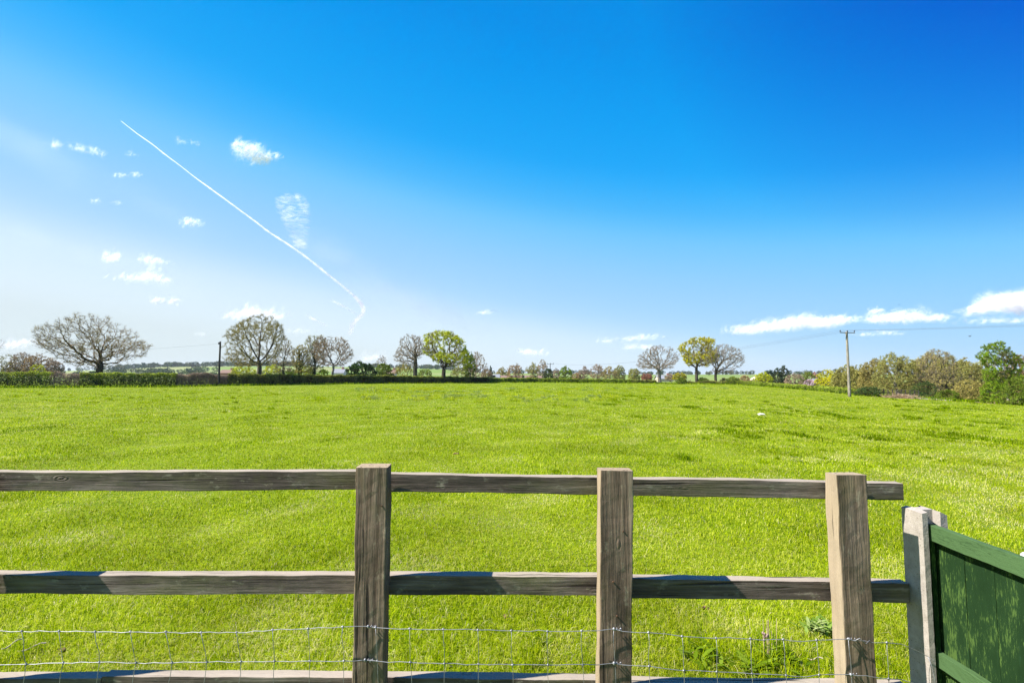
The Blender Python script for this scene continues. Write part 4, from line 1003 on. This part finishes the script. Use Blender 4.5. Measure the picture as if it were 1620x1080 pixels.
# ------------------------------------------------------------------ small fences, debris
def small_fence(name, label, u0, u1, n, off, hgt, rails, mat, dark=True):
    U = np.linspace(u0, u1, n); D = Dfun(U) + off; root = thing(name, label, 'fence', (W(U[0], HOR, D[0])[0], D[0], H1(W(U[0], HOR, D[0])[0], D[0])))
    P = [np.array([W(u, HOR, d)[0], d, 0]) for u, d in zip(U, D)]
    for p in P: p[2] = H1(p[0], p[1])
    for p in P: b = MB(); b.tube([p - [0, 0, .2], p + [0, 0, hgt]], .055, 6); b.build('post', mat, root)
    for h in rails: b = MB(); b.tube([p + [0, -.05, h] for p in P], .022 if len(rails) > 2 else .045, 4); b.build('rail', mat, root)
small_fence('wire_fence', 'thin dark post and wire fence in front of the copse undergrowth', 1362, 1452, 14, .3, 1.15, (.25, .5, .75, 1.05), M['dark_pole'])
small_fence('field_fence', 'low weathered rail fence in the hedge gap beside the silver-grey oak', 1032, 1092, 7, .8, 1.1, (.55, .95), M['pole'])
# heap of dry branches and a pale log
hr = thing('brush_heap', 'reddish-brown heap of dry branches at the foot of the copse', 'brush heap', tuple(G(1424, 630)))
g0 = np.array(hr.location); rg = np.random.default_rng(9); n = 700
A = g0 + np.stack([rg.normal(0, 1.0, n), rg.normal(0, .4, n), np.abs(rg.normal(0, .16, n))], -1); Bq = A + unit(rg.normal(size=(n, 3)) * [1, 1, .4]) * rg.uniform(.2, .8, n)[:, None]; Bq[:, 2] = np.maximum(Bq[:, 2], g0[2])
V, q = frusta(A, Bq, np.full(n, .022), np.full(n, .012), 3); hb = mesh_np('branches', V, [q], leaf_mat('dry_branches', [(.17,.10,.055),(.29,.20,.12),(.40,.31,.21)], 0, .1), hr, tuple(g0), rnd=np.repeat(rg.uniform(0, 1, n), 3))
b = MB(); U = np.linspace(1438, 1506, 8); pts = []
for i, u in enumerate(U): d = Dfun(u) - .6; x = W(u, HOR, d)[0]; pts.append((x, d, H1(x, d) + .10 + .03 * math.sin(i * 2)))
b.tube(pts, np.linspace(.13, .07, 8), 8); o = b.build('fallen_log', M['bark_pale'], None, pts[4]); o.location = pts[4]; tag(o, 'long pale fallen log lying along the edge of the copse', 'log')
hr2 = thing('brush_heap', 'low brown pile of dead bramble at the far right field edge', 'brush heap', tuple(G(1590, 639)))
g0 = np.array(hr2.location); A = g0 + np.stack([rg.normal(0, 1.1, n), rg.normal(0, .3, n), np.abs(rg.normal(0, .09, n))], -1); Bq = A + unit(rg.normal(size=(n, 3)) * [1, 1, .4]) * rg.uniform(.15, .5, n)[:, None]; Bq[:, 2] = np.maximum(Bq[:, 2], g0[2])
V, q = frusta(A, Bq, np.full(n, .02), np.full(n, .01), 3); mesh_np('branches', V, [q], hb.data.materials[0], hr2, tuple(g0), rnd=np.repeat(rg.uniform(0, 1, n), 3))

# litter in the field, a white block at the right
def sheet(label, u, v, sx, sy, h, col):
    g = G(u, v); b = MB(); rg = np.random.default_rng(int(u)); k = 7
    X, Y = np.meshgrid(np.linspace(-1, 1, k), np.linspace(-1, 1, k)); Zz = h * (1 - .5 * (X**2 + Y**2)) * rg.uniform(.5, 1.2, X.shape) + .01
    V = np.stack([g[0] + X * sx + Y * .2 * sx, g[1] + Y * sy, g[2] + Zz], -1).reshape(-1, 3)
    q = [(i*k + j, i*k + j + 1, (i+1)*k + j + 1, (i+1)*k + j) for i in range(k-1) for j in range(k-1)]
    b.add(V, q=q); V2 = V - [0, 0, .02]; b.add(V2, q=[f[::-1] for f in q]); o = b.build('plastic_sheet', col, None, tuple(g)); o.location = tuple(g); tag(o, label, 'litter')
sheet('crumpled white scrap of sheeting lying in the open field', 1204, 656, .15, .16, .06, HM['white'])
g = G(1622, 884); b = MB(); b.ball(g + [0, 0, .03], (.035, .03, .03), 8); o = b.build('golf_ball', HM['white'], None, tuple(g), smooth=True); o.location = tuple(g); tag(o, 'small round white object on the grass at the right frame edge', 'ball')

# molehill-like earth scrapes
dirt = simple('brown_earth', (.09, .05, .03), (.22, .13, .08), 30, .95, .6)
for (u, v, s, lab) in ((803, 976, .022, 'small reddish earth clod in the grass left of the middle post'), (722, 719, .05, 'faint brown earth patch in the field beyond the left post'), (98, 1032, .018, 'brown clod beside the mesh at the far left'), (1115, 966, .014, 'tiny pale clod right of the middle post')):
    g = G(u, v); b = MB(); rg = np.random.default_rng(int(u))
    for k in range(9): c = g + [rg.normal(0, s * .7), rg.normal(0, s * .7), .012]; b.ball(c, (s * rg.uniform(.3, .6), s * rg.uniform(.3, .6), s * rg.uniform(.25, .45)), 5)
    o = b.build('earth_clod', dirt, None, tuple(g)); o.location = tuple(g); tag(o, lab, 'earth clod')

# ------------------------------------------------------------------ plants at the fence
def leafy(name, label, u, v, n, L, wd, mat, up=.8, spread=.05, seed=0):
    g = G(u, v); rg = np.random.default_rng(seed); root = thing(name, label, 'plant', tuple(g)); b = MB()
    for k in range(n):
        a = rg.uniform(0, 6.28); el = rg.uniform(.2, 1.2) * up; l = L * rg.uniform(.5, 1.1); w_ = wd * rg.uniform(.7, 1.2)
        c = g + [rg.normal(0, spread), rg.normal(0, spread), rg.uniform(0, L * .5) if up > .7 else .005]
        dh = np.array([math.cos(a), math.sin(a), 0]); sd = np.array([-math.sin(a), math.cos(a), 0]); pts = []
        for i in range(6):
            f = i / 5; p = c + dh * l * f * math.cos(el * (1 - f * .7)) + [0, 0, l * math.sin(el) * f * (1 - .35 * f)]
            hw = w_ * math.sin(math.pi * (0.08 + .88 * f)) ** .8 * (1 + .15 * (-1) ** i) / 2
            pts += [p - sd * hw, p + [0, 0, -.12 * hw], p + sd * hw]
        q = []
        for i in range(5):
            for j in (0, 1): q.append((i*3+j, i*3+j+1, (i+1)*3+j+1, (i+1)*3+j))
        b.add(pts, q=q)
    o = b.build('leaves', mat, root, smooth=True); at = o.data.attributes.new('rnd', 'FLOAT', 'FACE'); at.data.foreach_set('value', np.repeat(rg.uniform(0, 1, n), 10).astype(np.float32))
    return root, g
pale = leaf_mat('pale_variegated_leaf', [(.08,.16,.012),(.20,.30,.05),(.42,.47,.20)], .4, .1, 5)
dock = leaf_mat('dock_leaf', [(.06,.11,.006),(.12,.19,.009),(.21,.29,.03)], .4, .1, 5)
leafy('leafy_plant', 'clump of pale cream-edged leaves on the grass left of the right wooden post', 1298, 1003, 120, .075, .020, pale, 1.0, .04, 1)
leafy('dock_plant', 'broad-leaved dock weed low behind the mesh left of the dry stalks', 1172, 1056, 22, .10, .04, dock, .6, .03, 2)
leafy('dock_plant', 'low green weed rosette directly left of the dry stalks base', 1192, 1066, 26, .09, .03, dock, .8, .05, 13)
leafy('dock_plant', 'low green weed rosette between the dry stalks and the pale-leaved plant', 1252, 1058, 24, .08, .028, dock, .8, .05, 14)
leafy('dock_plant', 'leafy weed showing above the lowest rail right of the middle post', 1105, 1052, 26, .10, .025, dock, 1.0, .05, 15)
leafy('dock_plant', 'small broad-leaved weed behind the mesh right of the left post', 862, 1020, 12, .08, .028, dock, .6, .02, 3)
rt_, g = leafy('dry_stalk_plant', 'grass tuft with dry upright stalks and a faded mauve seed head', 1213, 1050, 40, .14, .006, dock, 1.2, .03, 4)
b = MB(); rg = np.random.default_rng(2)
for k in range(9): x = rg.normal(0, .03); b.tube([g + [x, 0, 0], g + [x * 1.2 + .004, .01, rg.uniform(.15, .27)]], .0014, 5)
b.build('stalks', simple('dry_stalk', (.30, .22, .13), (.48, .38, .25), 20), rt_)
b = MB()
for k in range(8): b.ball(g + [rg.normal(.0, .012), rg.normal(0, .01), .145 + rg.normal(0, .007)], (.006, .005, .008), 5)
b.build('seed_head', simple('mauve_seed', (.18, .10, .09), (.38, .27, .24), 60), rt_)
for (u, v, ln, ang, lab) in ((50, 1034, .10, .5, 'pale broken stick lying in the grass at the far left'), (18, 1030, .07, 1.1, 'dry curled brown stick nearest the left frame edge'), (1290, 1052, .06, -.4, 'short grey dead twig below the pale-leaved plant')):
    g = G(u, v); b = MB(); p = [g + [math.cos(ang) * ln * t, math.sin(ang) * ln * t, .035 + .012 * math.sin(t * 4)] for t in np.linspace(-.6, .6, 6)]; b.tube(p, .0035, 6)
    o = b.build('stick', simple('dry_stick', (.30, .24, .17), (.48, .42, .33), 20), None, tuple(g)); o.location = tuple(g); tag(o, lab, 'stick')

# ------------------------------------------------------------------ far woods
def far_wood(name, u0, u1, y0, y1, n, seed, hgt, mats):
    rg = np.random.default_rng(seed); P = []; Rn = []
    for _ in range(n):
        y = rg.uniform(y0, y1); u = rg.uniform(u0, u1); x = (u - CX) / F * y; z = H1(x, y); h = hgt * rg.uniform(.6, 1.15); r = h * rg.uniform(.45, .75); k = 110
        q = unit(rg.normal(size=(k, 3))) * (rg.uniform(.4, 1, (k, 1)) ** .4); P.append(np.array([x, y, z + h * .5]) + q * [r, r, h * .5]); Rn += list(np.clip(rg.uniform(.1, .9) + rg.normal(0, .08, k), 0, 1))
    P = np.vstack(P); V, q = cards(P, np.full(len(P), hgt * .13), rg); o = mesh_np(name, V, [q], mats, None, rnd=Rn); o['kind'] = 'stuff'
wood_m = leaf_mat('distant_wood_leaves', [(.020,.040,.022),(.05,.085,.03),(.10,.12,.05),(.14,.13,.075)], .2, .3, .03)
far_wood('distant_wood', 150, 480, 1150, 1350, 210, 1, 12, wood_m)
far_wood('distant_wood', 120, 470, 420, 560, 60, 5, 6.5, wood_m)
far_wood('distant_wood', 170, 345, 650, 900, 60, 2, 9, wood_m)
far_wood('distant_wood', 560, 760, 1100, 1350, 120, 3, 10, wood_m)
far_wood('distant_wood', 780, 1300, 1000, 1400, 170, 4, 9, wood_m)
far_wood('distant_wood', -300, 140, 900, 1300, 110, 6, 10, wood_m)

# ------------------------------------------------------------------ air
hb_ = MB(); hb_.box((-9200, -9200, -8), (9200, 9200, 60))
hm_, n_, o_ = mat_new('pale_air'); pv = n_.nodes.new('ShaderNodeVolumePrincipled'); pv.inputs['Color'].default_value = (.80, .88, 1, 1); pv.inputs['Density'].default_value = HAZE
pv.inputs['Anisotropy'].default_value = .2
n_.links.new(pv.outputs[0], o_.inputs['Volume'])
if HAZE: hz_o = hb_.build('haze', hm_, None, (0, 0, 0)); hz_o['kind'] = 'stuff'

# ------------------------------------------------------------------ clouds and vapour trail
def cloud_mat(name, alpha, cscale, cut=(.35, .6)):
    m, n, out = mat_new(name)
    uv = n.nodes.new('ShaderNodeUVMap'); uv.uv_map = 'UVMap'
    vm = n.nodes.new('ShaderNodeVectorMath'); vm.operation = 'DISTANCE'; vm.inputs[1].default_value = (.5, .5, 0); n.links.new(uv.outputs[0], vm.inputs[0])
    fall = N(n, 'ShaderNodeMapRange'); fall.interpolation_type = 'SMOOTHSTEP'; fall.inputs[1].default_value = .5; fall.inputs[2].default_value = .08; fall.inputs[3].default_value = 0; fall.inputs[4].default_value = 1
    n.links.new(vm.outputs['Value'], fall.inputs[0])
    nz = noise(n, coords(n, (1, 1, 1), rnd=False), cscale, 5, .6)
    r = ramp(n, [(cut[0], (0, 0, 0)), (cut[1], (1, 1, 1))], nz)
    mu = n.nodes.new('ShaderNodeMath'); mu.operation = 'MULTIPLY'; n.links.new(fall.outputs[0], mu.inputs[0]); n.links.new(r.outputs[0], mu.inputs[1])
    m2 = n.nodes.new('ShaderNodeMath'); m2.operation = 'MULTIPLY'; n.links.new(mu.outputs[0], m2.inputs[0]); m2.inputs[1].default_value = alpha
    d = n.nodes.new('ShaderNodeBsdfDiffuse'); d.inputs[0].default_value = (.95, .95, .95, 1); t = n.nodes.new('ShaderNodeBsdfTranslucent'); t.inputs[0].default_value = (.95, .95, .95, 1)
    mx = n.nodes.new('ShaderNodeMixShader'); mx.inputs[0].default_value = .58; n.links.new(d.outputs[0], mx.inputs[1]); n.links.new(t.outputs[0], mx.inputs[2])
    tr = n.nodes.new('ShaderNodeBsdfTransparent'); m3 = n.nodes.new('ShaderNodeMixShader'); n.links.new(m2.outputs[0], m3.inputs[0]); n.links.new(tr.outputs[0], m3.inputs[1]); n.links.new(mx.outputs[0], m3.inputs[2])
    n.links.new(m3.outputs[0], out.inputs[0]); return m
def puffs(name, label, cat, P, size, mat, rg, group=None, ax=None, asp=1.0, nz_bias=None):
    n = len(P); nrm = unit(rg.normal(size=(n, 3)) * .55 + (np.array([-.75, -.9, .55]) if nz_bias is None else nz_bias))
    if ax is None: a = unit(np.cross(nrm, rg.normal(size=(n, 3))))
    else: a = unit(ax - nrm * (ax * nrm).sum(1, keepdims=True)) if ax.ndim == 2 else unit(ax[None] - nrm * (nrm @ ax)[:, None])
    b = np.cross(nrm, a); s = np.asarray(size)[:, None]
    V = np.stack([P - a*s*asp - b*s, P + a*s*asp - b*s, P + a*s*asp + b*s, P - a*s*asp + b*s], 1).reshape(-1, 3)
    q = np.arange(n)[:, None] * 4 + np.arange(4)[None]; uv = np.tile(np.array([(0, 0), (1, 0), (1, 1), (0, 1)], float), (n, 1))
    c = P.mean(0); o = mesh_np(name, V, [q], mat, None, tuple(c), uv=uv); o.location = tuple(c); return tag(o, label, cat, group)
CALT = 1200.0
def cloud(label, ells, seed, alpha=.6, vref=None, group='small fair-weather clouds'):
    """ells: (u, v, ru, rv) lobes"""
    rg = np.random.default_rng(seed + 900); vr = vref or np.mean([e[1] + e[3] for e in ells]); Y = CALT / ((HOR - vr) / F); Y = min(Y, 26000); px = Y / F
    P = []; S = []
    for (u, v, ru, rv) in ells:
        k = int(30 + ru * rv * .20); c = W(u, v, Y)
        q = rg.normal(0, .42, (k, 3)); q[:, 2] = np.where(q[:, 2] < 0, q[:, 2] * .6, q[:, 2] * 1.15)
        P.append(c + q * np.array([ru, ru * .8, rv]) * px); S.append(np.full(k, rv * 1.0 * px) * rg.uniform(.5, 1.25, k))
    P = np.vstack(P); S = np.concatenate(S)
    cm = cloud_mat('cloud_vapour', alpha * (.36 if len(ells) < 3 else .27), 1 / (px * 6), (.40, .64))
    return puffs('cloud', label, 'cloud', P, S, cm, rg, group, ax=np.array([1., 0, 0]), asp=1.5)
CL = [('ragged bright white cloud, largest high on the left', [(385,236,16,11),(405,245,24,14),(415,252,14,10),(375,228,9,6),(437,247,12,5)], .7),
 ('long slanting white cloud left of the vapour trail top', [(125,234,16,6),(145,240,20,6),(158,244,12,4)], .6),
 ('small wisp beside the long slanting cloud near the left edge', [(88,230,11,7)], .45),
 ('thin pair of wisps above the vapour trail', [(284,223,12,4),(308,227,14,3)], .4),
 ('tiny flat wisp crossing the left of the vapour trail top', [(209,245,12,3)], .4),
 ('small flat cloud under the long slanting one', [(196,277,14,4),(215,276,10,4)], .5),
 ('faint pair of tiny puffs left of the trail', [(151,318,8,4),(184,321,11,3)], .4),
 ('compact white puff just left of the trail middle', [(303,352,16,7),(296,348,8,4)], .7),
 ('small round white puff, left of two at the same height', [(177,407,16,8)], .7),
 ('small oval white puff, right of two at the same height', [(238,411,18,7),(255,415,12,4)], .7),
 ('wide flat-based white cloud in the low left sky', [(205,440,22,7),(235,437,24,9),(255,444,20,7)], .8),
 ('left one of two little puffs above the wide oak', [(246,475,11,6)], .6),
 ('right one of two little puffs above the wide oak', [(272,476,14,6)], .6),
 ('broad white cloud behind the top of the rounded tree', [(378,499,24,8),(402,494,24,10),(430,502,22,8)], .8),
 ('tiny white dash of cloud in the middle low sky', [(768,494,15,4)], .5),
 ('flat faint cloud above the central bare trees', [(842,558,26,5),(830,556,14,4)], .6),
 ('long flat cloud band left of the golden oak', [(960,539,16,4),(1000,536,30,5),(1030,533,22,5)], .6),
 ('second lower flat cloud band above the silver-grey oak', [(1010,549,30,5),(1035,551,20,4)], .5),
 ('large elongated cloud left of the pale pole', [(1178,523,26,8),(1215,517,30,10),(1260,511,32,11),(1300,511,34,10),(1330,506,26,8)], .8),
 ('little puff over the middle right cloud', [(1384,492,13,5)], .6),
 ('elongated cloud just right of the pale pole top', [(1395,504,30,8),(1430,501,32,10),(1470,503,30,7)], .8),
 ('big bright cloud cut by the right frame edge', [(1548,490,26,9),(1580,481,32,13),(1618,484,30,14),(1600,470,24,8)], .85),
 ('faint grey strip of cloud beside the pale pole', [(1375,528,28,4),(1405,527,20,4)], .4),
 ('faint pinkish strip of cloud below the big right-edge cloud', [(1560,508,34,5),(1610,507,26,5)], .4),
 ('pale low cloud at the left frame edge behind scrub', [(15,545,26,7),(50,541,26,5)], .5),
 ('pale low strip of cloud left of the dark pole', [(316,529,16,3)], .4),
 ('faint low cloud right of the rounded tree top', [(470,524,28,5)], .4),
 ('low pale cloud above the dark evergreen bush', [(590,566,26,7)], .4)]
for i, (lab, e, al) in enumerate(CL): cloud(lab, e, i, al)

def alt_pt(u, v, Hh): Y = Hh / ((HOR - v) / F); return W(u, v, Y)
def trail():
    rg = np.random.default_rng(77); path = [(192,192,1.4),(215,210,2.0),(240,228,2.3),(265,247,2.6),(292,268,2.0),(312,283,2.6),(335,300,3.4),(360,318,3.2),(390,340,3.4),(420,363,3.8),(450,383,4.2),(480,403,4.8),(505,423,5.0),(530,443,5.2),(548,457,5.2),(560,468,5.2),(571,480,5.6),(575,490,6.0),(572,498,6.2),(563,507,6.5),(557,516,6.5),(554,526,6)]
    pp = np.array(path); s = np.concatenate([[0], np.cumsum(np.hypot(np.diff(pp[:, 0]), np.diff(pp[:, 1])))])
    P = []; S = []; AX = []
    t = 0
    while t < s[-1]:
        u, v, w_ = [np.interp(t, s, pp[:, k]) for k in range(3)]; u2, v2 = [np.interp(t + 2, s, pp[:, k]) for k in range(2)]
        Hh = 3000.; fade = 1
        if rg.uniform() < fade:
            c = alt_pt(u + rg.normal(0, w_ * .09) + .2*math.sin(t*.12), v + rg.normal(0, w_ * .09) + .2*math.sin(t*.09), Hh); c = W(u + .2*math.sin(t*.12) + rg.normal(0, w_*.05), v + .2*math.sin(t*.09) + rg.normal(0, w_*.05), alt_pt(u, v, Hh)[1]); c2 = W(u2, v2, c[1]); P.append(c); S.append(w_ * (.46 if v < 470 else .62) * c[1] / F * rg.uniform(.7, 1.2)); AX.append(c2 - c + 1e-6)
        t += w_ * (.12 if v < 470 else .045)
    P = np.array(P); puffs('vapour_trail', 'long thin white vapour trail slanting down the left sky and hooking at its end', 'vapour trail', P, np.array(S), cloud_mat('trail_vapour', .18, .0006, (.05, .5)), rg, None, ax=unit(np.array(AX)), asp=2.2, nz_bias=unit(-P) * 3)
    P = []; S = []
    for k in range(900):
        v = rg.uniform(308, 392); f = (v - 308) / 84; l = np.interp(f, [0, .1, .5, 1], [452, 434, 449, 470]); r = np.interp(f, [0, .1, .5, 1], [474, 484, 490, 482])
        v = round(v / 4.2) * 4.2 + rg.normal(0, 1.2) + 3 * (rg.uniform()); u = rg.uniform(l, r); c = alt_pt(u, v - (u - l) * .08, 3000.); P.append(c); S.append(2.3 * c[1] / F * rg.uniform(.5, 1.2))
    P = np.array(P); puffs('cirrus_cloud', 'rippled feathery cirrus patch standing right of the vapour trail', 'cloud', P, np.array(S), cloud_mat('cirrus_vapour', .11, .0008, (.30, .70)), rg, None, ax=np.array([1., 0, -.15]), asp=3.0, nz_bias=unit(-P) * 2)
    for lab, pts, w_, al, nn in (('faint broad veil of cirrus sweeping across the upper left sky', [(-40, 190), (60, 240), (170, 290), (300, 345)], 30, .010, 70),
                          ('faint pale veil of cirrus low on the left', [(-40, 365), (80, 390), (200, 415), (330, 470)], 28, .014, 60),
                          ('faint wide veil of cirrus trailing right of the vapour trail', [(490, 385), (560, 430), (640, 470), (720, 500)], 34, .03, 80),
                          ('short faint trail crossing near the hooked end', [(525, 475), (545, 485), (562, 496)], 1.8, .13, 220),
                          ('short faint trail above the round pinkish-brown tree', [(488, 500), (500, 507), (515, 515)], 2.2, .12, 220)):
        P = []; S = []; AX = []; q = np.array(pts, float); s = np.linspace(0, 1, len(q))
        for k in range(nn):
            t = rg.uniform(0, 1); u = np.interp(t, s, q[:, 0]); v = np.interp(t, s, q[:, 1]); c = alt_pt(u + rg.normal(0, w_ * .4), v + rg.normal(0, w_ * .4), 3400.)
            t2 = min(1, t + .02); c2 = alt_pt(np.interp(t2, s, q[:, 0]) + 1, np.interp(t2, s, q[:, 1]) + .5, 3400.); P.append(c); S.append(w_ * .8 * c[1] / F * rg.uniform(.6, 1.2)); AX.append([1, .0, -.45])
        P = np.array(P); puffs('cirrus_cloud' if w_ > 5 else 'vapour_trail', lab, 'cloud' if w_ > 5 else 'vapour trail', P, np.array(S), cloud_mat('veil_vapour', al, .0006, (.35, .7)), rg, None, ax=unit(np.array(AX)), asp=3.0, nz_bias=unit(-P) * 3)
trail()

# birds
for (u, v, d, s, lab) in ((1534, 532, 60, .16, 'small dark bird flying above the copse at the right'), (904, 333, 70, .10, 'tiny dark speck of a bird high in the middle sky'), (1422, 482, 80, .10, 'tiny bird in the sky above the clouds at the right')):
    c = W(u, v, d); root = thing('bird', lab, 'bird', tuple(c)); b = MB(); b.tube([c + [-s*.8, 0, 0], c + [-s*.3, 0, .01], c + [s*.4, 0, .01], c + [s, 0, -.01]], [s*.08, s*.24, s*.22, s*.05], 8); b.build('body', M['insul'], root, smooth=True)
    for sd in (-1, 1):
        b = MB(); b.add([c + [-s*.3, 0, .02], c + [s*.35, 0, .02], c + [s*.5, sd*s*1.1, s*.7], c + [s*.15, sd*s*1.2, s*.75], c + [-s*.3, 0, -.0], c + [s*.35, 0, -.0], c + [s*.5, sd*s*1.1, s*.66], c + [s*.15, sd*s*1.2, s*.71]], q=[(0,1,2,3),(7,6,5,4),(0,4,5,1),(1,5,6,2),(2,6,7,3),(3,7,4,0)]); b.build('wing', M['insul'], root)
